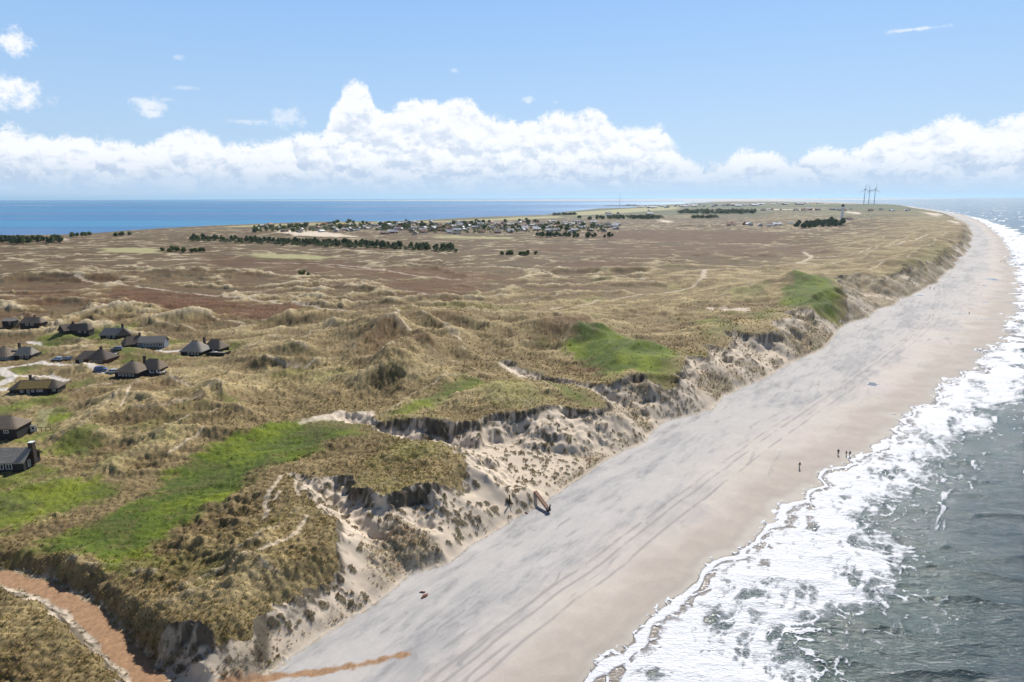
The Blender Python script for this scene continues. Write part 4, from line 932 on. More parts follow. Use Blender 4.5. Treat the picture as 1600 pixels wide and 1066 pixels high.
along([(838, 373), (880, 374), (920, 374), (958, 374)], 26, 1.2, 'C', 6, 10)
along([(1245, 357), (1270, 357), (1295, 356), (1320, 356)], 54, 2.6, 'D', 8, 13)
along([(255, 397), (285, 398), (318, 398)], 12, 2, 'E', 5, 7, 'bush')
along([(778, 402), (800, 403), (838, 403)], 12, 1.5, 'F', 4, 5.5, 'bush'); along([(460, 436), (490, 437)], 5, 1.5, 'F', 2.6, 3.4, 'bush')
along([(180, 371), (212, 371)], 6, 1, 'H', 7, 9, 'bush'); along([(108, 371), (145, 369)], 6, 1, 'H', 6, 9, 'bush')
along([(395, 362), (440, 362), (480, 360)], 18, 5, 'G', 7, 12, 'bush'); along([(520, 355), (600, 356), (700, 357)], 40, 6, 'G', 7, 11, 'bush'); along([(700, 356), (780, 355), (860, 355), (940, 362)], 44, 8, 'G', 7, 11, 'bush'); along([(880, 345), (1000, 343)], 16, 2, 'G', 8, 11, 'bush')
# far woods that read as one mass
def wood(label, pts, spread, n, h, name='distant_wood', mat=None, wide=2.):
    me = []
    r = np.random.RandomState(len(label))
    src = {k: np.array([v.co for v in [c_ for c_ in protos[('pine', k)].children if c_.name.startswith('crown')][0].data.vertices]) for k in range(2)}
    for i in range(n):
        u = r.rand() * (len(pts) - 1); j = int(u); f = u - j
        X, Y = Wp(lerp(pts[j][0], pts[j + 1][0], f), lerp(pts[j][1], pts[j + 1][1], f) + r.uniform(-spread, spread), 6)
        me.append(src[i % 2][:600] * (h / 8. * r.uniform(.8, 1.2)) * np.array([wide, wide, 1]) + np.array([X, Y, ground(X, Y)]))
    o = part(name, tri_mesh(name, np.concatenate(me), mat or M_PINE)); o['kind'] = 'stuff'; o['label'] = label
wood('dark far wood in front of the harbour town', [(1060, 334), (1120, 335), (1180, 336)], 1.2, 150, 12)
wood('dark far wood strip beyond the village', [(950, 343), (1000, 343), (1035, 343)], .8, 70, 11)
wood('dark far wood strip right of the harbour town', [(1080, 342), (1120, 342)], .8, 50, 9)
wood('small dark far copse on the fjord shore', [(865, 337), (900, 337)], .5, 40, 10)
wood('green garden shrubs filling the distant village', [(640, 360), (760, 360), (860, 358), (950, 358)], 7, 340, 4.8, 'garden_shrubs', M_BUSH, 1.6)
wood('green shrubs at the left end of the distant village', [(395, 360), (480, 360), (560, 357), (640, 357)], 5, 170, 6, 'garden_shrubs', M_BUSH, 1.7)
wood('low scrub between the trees of the long shelter belt', [(298, 378), (430, 384), (560, 389), (715, 396)], 2.2, 170, 4.5, 'belt_scrub', M_PINE, 1.8)
# ================================================================== BUILDINGS
M_THATCH = simple_mat('thatch', (.22, .18, .14), .95, .18, 2.2, .1, bump=.12)
M_THATCHD = simple_mat('old_thatch', (.14, .118, .098), .95, .18, 2.2, .1, bump=.12)
M_THATCHG = simple_mat('golden_thatch', (.27, .20, .085), .95, .18, 2.2, .1, bump=.12)
M_THATCHGR = simple_mat('grey_thatch', (.30, .275, .24), .95, .15, 2.2, .1, bump=.12)
M_BLACK = simple_mat('tarred_boards', (.03, .028, .028), .7, .2, 6.)
M_BROWNW = simple_mat('red_brown_boards', (.10, .045, .032), .75, .15, 6.)
M_BLUEW = simple_mat('grey_blue_boards', (.17, .20, .24), .75, .1, 6.)
M_WHITE = simple_mat('white_paint', (.78, .78, .76), .5, .03, 2.)
M_GLASS = simple_mat('window_glass', (.03, .04, .05), .08, .05, 1., .6)
M_BRICK = simple_mat('dark_brick', (.06, .045, .04), .85, .2, 5.)
M_DECK = simple_mat('grey_decking', (.20, .18, .165), .8, .12, 4.)
M_RIDGE = simple_mat('ridge_heather', (.10, .085, .07), .95, .2, 3.)
def roof_mesh(Lh, Wh, e, h, hipa, hipb, th=.34):
    """thick soft thatch: heightfield over the plan, closed below"""
    bm = bmesh.new(); nu, nv = 27, 11
    us = [-Lh + 2 * Lh * i / (nu - 1) for i in range(nu)]; vs = [-Wh + 2 * Wh * j / (nv - 1) for j in range(nv)]
    def H(u, v):
        a = 1 - abs(v) / Wh; q = [a]
        q.append((Lh + u) / hipa + (1 if hipa < 1 else 0)); q.append((Lh - u) / hipb + (1 if hipb < 1 else 0))
        m = min(q); k = .10
        s = sum(math.exp(-x / k) for x in q); m = max(-k * math.log(s), -.02)
        return e + (h - e) * m
    top = [[bm.verts.new((u, v, H(u, v) + random.Random(i * 31 + j).uniform(-.03, .03))) for j, v in enumerate(vs)] for i, u in enumerate(us)]
    bot = [[bm.verts.new((u * .985, v * .985, H(u, v) - th)) for j, v in enumerate(vs)] for i, u in enumerate(us)]
    for i in range(nu - 1):
        for j in range(nv - 1):
            bm.faces.new((top[i][j], top[i + 1][j], top[i + 1][j + 1], top[i][j + 1])); bm.faces.new((bot[i][j + 1], bot[i + 1][j + 1], bot[i + 1][j], bot[i][j]))
    for i in range(nu - 1):
        bm.faces.new((top[i][0], bot[i][0], bot[i + 1][0], top[i + 1][0])); bm.faces.new((top[i + 1][-1], bot[i + 1][-1], bot[i][-1], top[i][-1]))
    for j in range(nv - 1):
        bm.faces.new((top[0][j + 1], bot[0][j + 1], bot[0][j], top[0][j])); bm.faces.new((top[-1][j], bot[-1][j], bot[-1][j + 1], top[-1][j + 1]))
    return bm
def house(px, py, rz, label, wings, wins=(), chim=(), ends=M_THATCH, group='thatched holiday houses in the dunes', z_up=0.):
    """wings: dx, dy, turn, length, width, eave, ridge, hip left, hip right, wall material, roof material"""
    x, y, z = at(px, py)
    t = thing('thatched_house', label, 'house', (x, y, z + z_up - .15), rz, group); t.scale = (.95, .9, .80) if px < 0 else (.80, .80, .82)
    for (dx, dy, tr, Ln, Wd, e, h, ha, hb, wm, rm) in wings:
        Mx = Matrix.Translation((dx, dy, 0)) @ Matrix.Rotation(tr, 4, 'Z')
        bm = bmesh.new(); a, b = Ln / 2 - .55, Wd / 2 - .55
        pts = [(-a, -b), (a, -b), (a, b), (-a, b)]
        lo = [bm.verts.new((p[0], p[1], -1.6)) for p in pts]; hi = [bm.verts.new((p[0], p[1], e + (h - e) * .55 / (Wd / 2) - .36)) for p in pts]
        for i in range(4):
            j = (i + 1) % 4; bm.faces.new((lo[i], lo[j], hi[j], hi[i]))
        for s, hp in ((-1, ha), (1, hb)):
            if hp < 1: k = (0, 3) if s < 0 else (2, 1); g = bm.verts.new((s * a, 0, h - .42)); bm.faces.new((hi[k[0]], g, hi[k[1]]) if s > 0 else (hi[k[1]], g, hi[k[0]]))
        bm.faces.new(hi); bm.transform(Mx); part('wall', bm_mesh(bm, 'wall', wm), t)
        bm = roof_mesh(Ln / 2, Wd / 2, e, h, ha, hb); bm.transform(Mx); rf = part('roof', bm_mesh(bm, 'roof', rm, False), t)
        bm = bmesh.new(); la = -Ln / 2 + (ha if ha >= 1 else .0) + .1; lb = Ln / 2 - (hb if hb >= 1 else 0.) - .1
        add_tube(bm, [(la, 0, h - .28), ((la + lb) / 2, 0, h - .30), (lb, 0, h - .28)], [.22, .24, .22], 6); bm.transform(Mx); part('ridge', bm_mesh(bm, 'ridge', M_RIDGE), rf)
    for (wi, side, u, zz, w, hgt) in wins:        # side: 0 towards the viewer, 1 right end, -1 left end
        dx, dy, tr, Ln, Wd, e = wings[wi][:6]; Mx = Matrix.Translation((dx, dy, 0)) @ Matrix.Rotation(tr, 4, 'Z')
        if side == 0: loc = Mx @ Vector((u, -(Wd / 2 - .55) - .02, zz)); q = tr
        else: loc = Mx @ Vector((side * (Ln / 2 - .55 + .02), u, zz)); q = tr + side * math.pi / 2
        bm = bmesh.new(); f = .11
        for c_, s in (((0, 0, hgt / 2 - f / 2), (w, .10, f)), ((0, 0, -hgt / 2 + f / 2), (w, .10, f)), ((-w / 2 + f / 2, 0, 0), (f, .098, hgt - 2 * f)), ((w / 2 - f / 2, 0, 0), (f, .098, hgt - 2 * f)), ((0, 0, 0), (f * .6, .09, hgt - 2 * f))): add_box(bm, c_, s)
        wn = part('door' if hgt > 1.7 and w < 1.3 else 'window', bm_mesh(bm, 'window', M_WHITE), t, loc); wn.rotation_euler = (0, 0, q)
        bm = bmesh.new(); add_box(bm, (0, .015, 0), (w - f, .03, hgt - f)); part('pane', bm_mesh(bm, 'pane', M_GLASS), wn)
    for (cx, cy, w, d, z1, cap) in chim:
        bm = bmesh.new(); add_box(bm, (cx, cy, (z1 + .5) / 2), (w, d, z1 - .5)); add_box(bm, (cx, cy, z1 - .25), (w + .12, d + .12, .16)); ch = part('chimney', bm_mesh(bm, 'chimney', M_BRICK), t)
        bm = bmesh.new(); add_box(bm, (cx, cy, z1 + .08), (w + .1, d + .1, .16)); part('chimney_cap', bm_mesh(bm, 'chimney_cap', M_WHITE if cap else M_BRICK), ch)
    return t
T, TD, TG, TGR, BK, BL, BR = M_THATCH, M_THATCHD, M_THATCHG, M_THATCHGR, M_BLACK, M_BLUEW, M_BROWNW
G1 = .01
house(-4, 728, rad(3), 'black thatched house with a tall white capped chimney, nearest at the left edge', [(0, 0, 0, 18, 8, 2.5, 5.6, G1, G1, BK, TGR)], [(0, 0, 3.0, 1.2, 1.5, 1.6), (0, 0, 5.0, 1.2, 1.5, 1.6), (0, 0, -3, 1.3, 1.6, 1.4), (0, 1, -1.2, 1.2, 1.0, 2.1)], [(8.75, .3, 1.1, 1.3, 7.0, 1)])
house(-8, 674, rad(4), 'black walled house with hipped grey thatch and two white windows, beside the mown lawn', [(0, 0, 0, 17, 8.2, 2.4, 5.6, G1, 3.2, BK, T), (-6, 3, rad(90), 9, 7, 2.4, 5.8, 2, 2, BK, TGR)], [(0, 0, 1.8, 1.25, 1.5, 1.1), (0, 0, 5.2, 1.25, 1.3, 1.1), (0, 0, -2.5, 1.25, 1.3, 1.1)])
house(60, 612, rad(7), 'long black house with golden thatch and small white windows by the road fork', [(0, 0, 0, 19, 7.4, 2.3, 5.0, 3., 2.6, BK, TD), (0.3, -1.2, 0, 11.5, 6.6, 2.7, 4.9, G1, G1, BK, TG), (-2, 2.6, rad(90), 6, 6, 2.4, 5.9, 2, 2, BK, T)],
      [(1, 0, -4.3, 1.5, 1.1, .9), (1, 0, -1.9, 1.1, .9, 1.9), (1, 0, -.2, 1.5, 1., .9), (1, 0, 1.8, 1.5, 1.1, .9), (1, 0, 3.0, 1.5, .9, .9), (0, 0, 7.6, 1.4, 1.1, .9)], [(-3.4, 2.2, .8, .8, 6.3, 0)])
house(8, 560, rad(-6), 'broad pyramid roofed thatched house with a smaller wing, at the left edge above the road', [(0, 0, 0, 13, 11, 2.3, 6.2, 5.6, 5.2, BL, T), (9.5, 2.6, rad(12), 8.5, 7.2, 2.3, 5.6, 1.4, 1.4, BK, TGR)], [(0, 0, 1.5, 1.2, 1.6, 1.2), (0, 0, 4, 1.2, 1.6, 1.2), (0, 0, -1, 1.2, 1.6, 1.2), (1, 0, -.8, 1.2, 1.6, 1.3), (1, 0, 1.8, 1.2, 1.6, 1.3)], [(5.4, 3.6, .9, .9, 7., 0)])
house(150, 565, rad(-5), 'large thatched house with red brown board wall, beside two parked cars', [(-2, 0, 0, 12.5, 8.5, 2.2, 5.4, 2.6, 2, BK, T), (3.6, -.4, rad(-4), 12, 9.5, 2.5, 6.4, 4.5, 4.9, BR, TD)], [(1, 0, -2.2, 1.35, 1.8, 1.1), (1, 0, .2, 1.35, 1.5, 1.1), (1, 0, 2.6, 1.35, 1.8, 1.1), (0, 0, -2.6, 1.1, 1.8, 1.1)], [(3., .6, .9, .8, 7.2, 0)])
house(209, 585, rad(-8), 'steep grey brown pyramid roofed house with rear wing, beside the blue car', [(0, 0, 0, 12, 10.5, 2.3, 6.4, 5.2, 5.2, BK, T), (6.4, 5.2, rad(4), 9.5, 8, 2.3, 6.1, 2.2, 2.4, BK, T)], [(0, 0, -3.2, 1.3, .9, 1.5), (0, 0, -1.6, 1.3, .9, 1.5), (0, 0, 0, 1.3, .9, 1.5), (0, 0, 1.6, 1.3, .9, 1.5), (0, 0, 3.2, 1.3, .9, 1.5), (1, 0, 1, 1.3, 1.6, 1.5)], [(2.6, 4.6, 1., 1., 7.2, 0)])
house(308, 552, rad(-10), 'rightmost thatched house of the dune settlement with round hipped roof and a rear wing', [(0, 0, 0, 12.5, 10.5, 2.2, 6.6, 4.2, 5.2, BK, TGR), (6.6, 6., rad(-4), 11, 8.2, 2.3, 6.2, 3, 3, BK, T)], [(0, 0, -1.4, 1.2, .9, 1.4), (0, 0, .4, 1.2, .9, 1.4), (0, 0, 2.2, 1.2, .9, 1.4), (0, 0, 3.8, 1.2, .9, 1.4), (1, 0, 1.4, 1.2, 1.6, 1.4)], [(1.6, 4.4, .9, .9, 7.2, 0)])
house(236, 541, rad(6), 'house with straight pale thatch, blue grey window front and black left wing', [(1.5, 0, 0, 13.5, 7, 2.8, 5.4, G1, G1, BL, TGR), (-8, -1.2, rad(38), 10.5, 7, 2.3, 5.9, 2, 2, BK, TD)], [(0, 0, -3.4, 1.5, 1.1, 1.7), (0, 0, -1.8, 1.5, 1.1, 1.7), (0, 0, -.2, 1.5, 1.1, 1.7), (0, 0, 1.4, 1.5, 1.1, 1.7), (0, 0, 4.4, 1.4, 1.8, 1.9), (1, 0, 1.5, 1.3, 1.2, 1.1)], [(-5.4, 1., .9, .9, 6.9, 0)])
house(180, 527, rad(2), 'thatched house with dark chimney stack near its right end, behind the green hollow', [(-1, 0, 0, 12, 7.4, 2.3, 5.6, 1.6, G1, BK, TGR), (5.6, -.6, rad(-62), 9, 7, 2.3, 5.9, 1.6, 1.6, BK, TD)], [(0, 0, -1, 1.1, 1.8, 1.2), (0, 0, 2, 1.1, 1.2, 1.2)], [(4.2, 1., 1., 1., 7.3, 0)])
house(122, 519, rad(4), 'low dark roofed house half hidden behind a green bank', [(1.5, 0, 0, 13, 7, 2., 5.2, 1.6, 2, BK, TD), (-5., -1, rad(60), 8, 6.4, 2, 5.3, G1, 1.4, BK, TD)], [(0, 0, 1, 1.1, 1.6, 1.), (0, 0, 4, 1.1, .9, 1.8)], [(-2.4, .5, .8, .8, 6.2, 0)])
house(53, 508, rad(-1), 'farthest brown thatched house with one small chimney on the left heath', [(0, 0, 0, 14, 7, 2.3, 5.2, 2, 2.6, BK, T)], [(0, 0, -2, 1.2, 1.6, 1.2), (0, 0, 1, 1.2, 1.6, 1.2)], [(1.2, 0, .7, .7, 6.2, 0)])
x, y, z = at(17, 509); sh = thing('shed', 'small low shed with grey green roof left of the farthest house', 'shed', (x, y, z), rad(-2))
bm = bmesh.new(); add_box(bm, (0, 0, .9), (5.6, 3.6, 2.8)); part('wall', bm_mesh(bm, 'wall', BK), sh)
bm = bmesh.new(); [bm.verts.new(p) for p in ((-3.1, -2.2, 2.2), (3.1, -2.2, 2.2), (3.1, 0, 3.4), (-3.1, 0, 3.4), (3.1, 2.2, 2.2), (-3.1, 2.2, 2.2))]; bm.verts.ensure_lookup_table(); v_ = bm.verts
for f in ((0, 1, 2, 3), (3, 2, 4, 5), (0, 3, 5), (1, 4, 2), (0, 5, 4, 1)): bm.faces.new([v_[i] for i in f])
part('roof', bm_mesh(bm, 'roof', TGR), sh)
bm = bmesh.new(); add_box(bm, (1, -1.83, 1.2), (.9, .06, 1.9)); part('door', bm_mesh(bm, 'door', M_DECK), sh)
# decks and what stands on them
def deck(px, py, rz, label, Ln, Wd):
    x, y, z = at(px, py); t = thing('deck', label, 'deck', (x, y, z), rz, 'timber decks')
    bm = bmesh.new()
    for i in range(int(Wd / .3)): add_box(bm, (0, -Wd / 2 + .15 + i * .3, .32), (Ln, .26, .06))
    part('floorboards', bm_mesh(bm, 'floorboards', M_DECK), t)
    bm = bmesh.new(); add_box(bm, (0, 0, -.25), (Ln - .2, Wd - .2, 1.06)); part('base', bm_mesh(bm, 'base', BK), t)
    bm = bmesh.new(); add_box(bm, (0, -Wd / 2 - .05, .55), (Ln, .06, .9)); add_box(bm, (Ln / 2 + .04, 0, .55), (.06, Wd, .9)); part('railing', bm_mesh(bm, 'railing', BK), t)
    return t, Vector((x, y, z + .36))
d1, p1_ = deck(246, 585, rad(-8), 'dark railed deck beside the pyramid roofed house', 7, 4.5)
d2, p2_ = deck(341, 553, rad(-10), 'dark railed deck at the right side of the rightmost house', 8, 4.5)
d3, p3_ = deck(47, 555, rad(8), 'dark railed deck in front of the small wing at the left edge', 7, 3.5)
def lounge(loc, rz, label):
    t = thing('garden_chair', label, 'garden chair', loc, rz, 'white garden chairs on the decks')
    bm = bmesh.new(); add_box(bm, (0, 0, .36), (1.5, .7, .14)); part('seat', bm_mesh(bm, 'seat', M_WHITE), t)
    bm = bmesh.new(); add_box(bm, (-.72, 0, .72), (.12, .7, .7), Matrix.Rotation(rad(-16), 3, 'Y')); part('backrest', bm_mesh(bm, 'backrest', M_WHITE), t)
    for sx in (-.6, .6):
        for sy in (-.28, .28): bm = bmesh.new(); add_box(bm, (sx, sy, .145), (.07, .07, .29)); part('leg', bm_mesh(bm, 'leg', M_WHITE), t)
    return t
c0 = lounge(p1_ + Vector((-1.8, 0, 0)), .4, 'white garden chair leftmost on the deck by the pyramid roofed house')
dup(c0, p1_ + Vector((.4, .3, 0)), 1.2, 'white garden chair in the middle of the deck by the pyramid roofed house'); dup(c0, p1_ + Vector((2.3, .6, 0)), 2.6, 'white garden chair rightmost on the deck by the pyramid roofed house')
dup(c0, p2_ + Vector((-1.2, .5, 0)), .8, 'white garden chair on the deck of the rightmost house'); dup(c0, p3_ + Vector((.8, 0, 0)), .2, 'white garden chair on the deck at the left edge')
# lawn fence and grill by the second house
x, y, z = at(58, 676); fn = thing('lawn_fence', 'thin dark post and rail fence between the lawn and the grey thatched house', 'fence', (x, y, z), rad(8))
for i in range(4): bm = bmesh.new(); add_box(bm, (i * 1.15, 0, .55), (.1, .1, 1.9)); part('post', bm_mesh(bm, 'post', BK), fn)
bm = bmesh.new(); add_box(bm, (1.72, 0, 1.42), (3.6, .07, .09)); part('rail', bm_mesh(bm, 'rail', BK), fn)
x, y, z = at(53, 674); sn = thing('garden_screen', 'white garden screen with dark round porthole and red post at the house end', 'screen', (x, y, z), rad(10))
bm = bmesh.new(); add_box(bm, (0, 0, .75), (1.7, .12, 1.9)); part('panel', bm_mesh(bm, 'panel', M_WHITE), sn)
bm = bmesh.new(); bmesh.ops.create_cone(bm, cap_ends=True, segments=20, radius1=.3, radius2=.3, depth=.06, matrix=Matrix.Translation((-.1, -.09, .9)) @ Matrix.Rotation(math.pi / 2, 4, 'X')); part('porthole', bm_mesh(bm, 'porthole', BK), sn)
M_RED = simple_mat('faded_red_paint', (.32, .035, .03), .6, .1, 3.)
bm = bmesh.new(); add_box(bm, (-.95, 0, 1.2), (.16, .16, 2.8)); add_box(bm, (-.6, 0, 2.45), (.9, .1, .12), Matrix.Rotation(rad(-35), 3, 'Y')); part('post', bm_mesh(bm, 'post', M_RED), sn)
# ------------------------------------------------------------------ village houses (far)
roofs = {'white': (.68, .68, .68), 'grey': (.42, .42, .44), 'dark': (.09, .09, .10), 'red': (.30, .12, .07), 'thatch': (.26, .22, .17)}
RM_ = {k: simple_mat(k + '_roof_sheets', v, .7, .08, .5) for k, v in roofs.items()}
M_WBR = simple_mat('pale_brick', (.5, .44, .38), .8, .1, 1.); M_WRD = simple_mat('red_brick', (.24, .10, .06), .8, .1, 1.)
VP = {}
def vhouse(kind, loc, rz, label, group, wall, s=1., name='village_house', cat='house', sz=1.):
    key = (kind, wall.name)
    if key not in VP:
        t = thing(name, label, cat, loc, rz, group)
        bm = bmesh.new(); add_box(bm, (0, 0, .7), (12, 7, 3.8)); part('wall', bm_mesh(bm, 'wall', wall), t)
        bm = bmesh.new(); vs = [bm.verts.new(p) for p in ((-6.6, -4.1, 2.4), (6.6, -4.1, 2.4), (6.6, 0, 4.9), (-6.6, 0, 4.9), (6.6, 4.1, 2.4), (-6.6, 4.1, 2.4))]
        for f in ((0, 1, 2, 3), (3, 2, 4, 5), (0, 3, 5), (1, 4, 2), (0, 5, 4, 1)): bm.faces.new([vs[i] for i in f])
        rf = part('roof', bm_mesh(bm, 'roof', RM_[kind]), t)
        bm = bmesh.new(); add_box(bm, (1.5, .6, 5.1), (.8, .8, 1.4)); part('chimney', bm_mesh(bm, 'chimney', M_BRICK), rf)
        bm = bmesh.new()
        add_box(bm, (-2.5, -3.52, 1.4), (3.2, .06, 1.3)); part('window', bm_mesh(bm, 'window', M_GLASS), t)
        bm = bmesh.new(); add_box(bm, (2.4, -3.52, 1.1), (1.2, .07, 2.)); part('door', bm_mesh(bm, 'door', M_WHITE), t)
        t.scale = (s, s, s * sz); VP[key] = t; return t
    o = dup(VP[key], loc, rz, label, group, (s, s, s * sz)); o.name = name; return o
kinds = ['white', 'white', 'grey', 'dark', 'thatch', 'thatch', 'red', 'grey']
nm = {'white': 'white roofed', 'grey': 'grey roofed', 'dark': 'black roofed', 'thatch': 'thatch brown roofed', 'red': 'red roofed'}
def village(n, box, zlab, grp, s0, s1, cl=None, name='village_house', cat='house', ks=kinds, sz=1.):
    placed = []; tries = 0
    while len(placed) < n and tries < n * 30:
        tries += 1
        px = rt.uniform(box[0], box[2]); f = (px - box[0]) / (box[2] - box[0]); lo = lerp(box[1], box[4], f); hi = lerp(box[3], box[5], f); py = rt.uniform(lo, hi)
        X, Y = Wp(px, py, 5); z = ground(X, Y)
        if z < .45: continue
        s = rt.uniform(s0, s1)
        if any((X - a) ** 2 + (Y - b) ** 2 < (15 * (s + c_) / 2) ** 2 for a, b, c_ in placed): continue
        placed.append((X, Y, s)); k = rt.choice(ks)
        vhouse(k, (X, Y, z), rt.choice([0, 0, .3, -.3, 1.57, 1.2]) + rt.uniform(-.2, .2), nm[k] + ' ' + zlab, nm[k] + ' ' + grp, M_WRD if rt.random() < .2 else M_WBR, s, name, cat, sz)
# box: x0, ytop0, x1, ybottom0, ytop1, ybottom1
village(165, (600, 350, 965, 371, 348, 365), 'holiday house in the distant village by the fjord', 'houses of the distant village', .85, 1.25)
village(62, (395, 353, 640, 367, 350, 364), 'house at the tree rich left end of the distant village', 'houses at the left end of the village', .85, 1.2)
village(50, (1000, 323.5, 1290, 328, 318.5, 326), 'building in the far harbour town', 'buildings of the far harbour town', 2.2, 3.6, name='town_building', cat='building', ks=['white', 'white', 'grey', 'red'], sz=.8)
village(40, (1085, 331, 1420, 334, 333.5, 337), 'cabin in the holiday area behind the lighthouse', 'cabins behind the lighthouse', 1.0, 1.7, name='cabin', cat='cabin', ks=['white', 'thatch', 'red', 'grey', 'thatch'])
village(9, (1140, 353, 1240, 356, 354, 357), 'farm building beside the white yard on the far heath', 'farm buildings on the far heath', 1.0, 1.7, name='farm_building', cat='building', ks=['white', 'grey', 'red'])
village(8, (940, 334, 1060, 341, 329, 338), 'lone farmhouse on the green land by the fjord', 'lone farmhouses by the fjord', 1.2, 1.9, name='farmhouse', cat='house')
# ------------------------------------------------------------------ lighthouse, turbines, mast
def lathe(bm, prof, seg=20, c_=(0, 0)):
    R_ = [[bm.verts.new((c_[0] + r * math.cos(k * 2 * math.pi / seg), c_[1] + r * math.sin(k * 2 * math.pi / seg), z)) for k in range(seg)] for r, z in prof]
    for i in range(len(R_) - 1):
        for k in range(seg): bm.faces.new((R_[i][k], R_[i][(k + 1) % seg], R_[i + 1][(k + 1) % seg], R_[i + 1][k]))
    bm.faces.new(R_[0][::-1]); bm.faces.new(R_[-1])
X, Y = Wp(1315, 346, 12); z = ground(X, Y); lh = thing('lighthouse', 'tall white lighthouse with dark lantern above the far wood', 'lighthouse', (X, Y, z))
bm = bmesh.new(); lathe(bm, [(3.9, -2), (3.5, 3), (2.9, 14), (2.5, 28), (2.4, 33)]); part('tower', bm_mesh(bm, 'tower', simple_mat('lighthouse_paint', (.92, .92, .91), .6, .02, .3), True), lh)
bm = bmesh.new(); lathe(bm, [(3.2, 33), (4.3, 33.4), (4.3, 34.0), (4.25, 35.1), (4.1, 35.1), (4.1, 34.05), (1.5, 34.05)]); part('gallery', bm_mesh(bm, 'gallery', M_BLACK), lh)
bm = bmesh.new(); lathe(bm, [(2.3, 34.05), (2.3, 36.6), (2.5, 36.7), (1.2, 38.0), (.25, 38.6), (.2, 39.8)]); ln_ = part('lantern', bm_mesh(bm, 'lantern', M_BLACK), lh)
for zz in (9, 17, 25): bm = bmesh.new(); add_box(bm, (-.2, -3.55 + zz * .045, zz), (.5, .5, 1.2)); part('window', bm_mesh(bm, 'window', M_GLASS), lh)
vhouse('red', (X + 16, Y - 6, ground(X + 16, Y - 6)), .2, 'red roofed keeper house at the right foot of the lighthouse', 'keeper houses', M_WHITE, 1.1, 'keeper_house')
M_TURB = simple_mat('turbine_grey', (.40, .42, .45), .5, .02, .1)
def turbine(px, dist, hub, ang, label):
    v = ray(px, 320); k = dist / math.hypot(v.x, v.y); x, y = v.x * k, v.y * k; z = ground(x, y)
    t = thing('wind_turbine', label, 'wind turbine', (x, y, z), -math.atan2(x, y) + .35, 'three wind turbines at the harbour')
    bm = bmesh.new(); lathe(bm, [(2.2, -3), (2.0, 10), (1.3, hub - 2)]); part('tower', bm_mesh(bm, 'tower', M_TURB, True), t)
    bm = bmesh.new(); add_box(bm, (0, 1.5, hub), (4.2, 12, 4.2), None, .85); part('nacelle', bm_mesh(bm, 'nacelle', M_TURB), t)
    bm = bmesh.new(); bmesh.ops.create_uvsphere(bm, u_segments=12, v_segments=8, radius=2.2, matrix=Matrix.Translation((0, -5.6, hub))); hb = part('hub', bm_mesh(bm, 'hub', M_TURB), t)
    for i in range(3):
        a = ang + i * 2 * math.pi / 3; bm = bmesh.new(); d = Vector((math.sin(a), 0, math.cos(a))); c_ = Vector((0, -5.8, hub))
        add_tube(bm, [c_ + d * 1, c_ + d * 8, c_ + d * 22, c_ + d * 36], [.8, 1.3, .9, .25], 6); part('blade', bm_mesh(bm, 'blade', M_TURB), t)
turbine(1349.5, 4500, 86, rad(2), 'leftmost of the three far grey wind turbines'); turbine(1357, 4850, 82, rad(-20), 'middle of the three far grey wind turbines'); turbine(1365.5, 4450, 87, rad(10), 'rightmost of the three far grey wind turbines')
X, Y = Wp(968, 322.3, 1); mt = thing('radio_mast', 'thin lattice mast standing on the spit in the fjord', 'mast', (X, Y, 2))
bm = bmesh.new(); add_tube(bm, [(0, 0, -2), (0, 0, 104)], [1.5, .9], 4); part('pole', bm_mesh(bm, 'pole', M_TURB), mt)
for a in (.3, 2.4, 4.5): bm = bmesh.new(); add_tube(bm, [(math.cos(a) * 45, math.sin(a) * 45, -1), (0, 0, 85)], [.12, .12], 3); part('stay', bm_mesh(bm, 'stay', M_TURB), mt)
def spit():
    bm = bmesh.new(); rows_ = []
    for i in range(40):
        f = i / 39; X, Y = Wp(lerp(944, 1062, f), lerp(321.9, 321.6, f), 0); w = 60 * math.sin(math.pi * min(f * 1.2 + .04, .5)) + 6; h = 3 + 5 * abs(math.sin(f * 17)) * math.sin(math.pi * f) ** .5 + (7 if .3 < f < .42 else 0)
        rows_.append([bm.verts.new((X, Y - w, -1)), bm.verts.new((X, Y - w * .5, h * .8)), bm.verts.new((X, Y, h)), bm.verts.new((X, Y + w * .5, h * .7)), bm.verts.new((X, Y + w, -1))])
    for i in range(39):
        for j in range(4): bm.faces.new((rows_[i][j], rows_[i + 1][j], rows_[i + 1][j + 1], rows_[i][j + 1]))
    o = part('spit', bm_mesh(bm, 'spit', simple_mat('spit_ground', (.10, .10, .06), .9, .2, .02))); o['kind'] = 'structure'
spit()
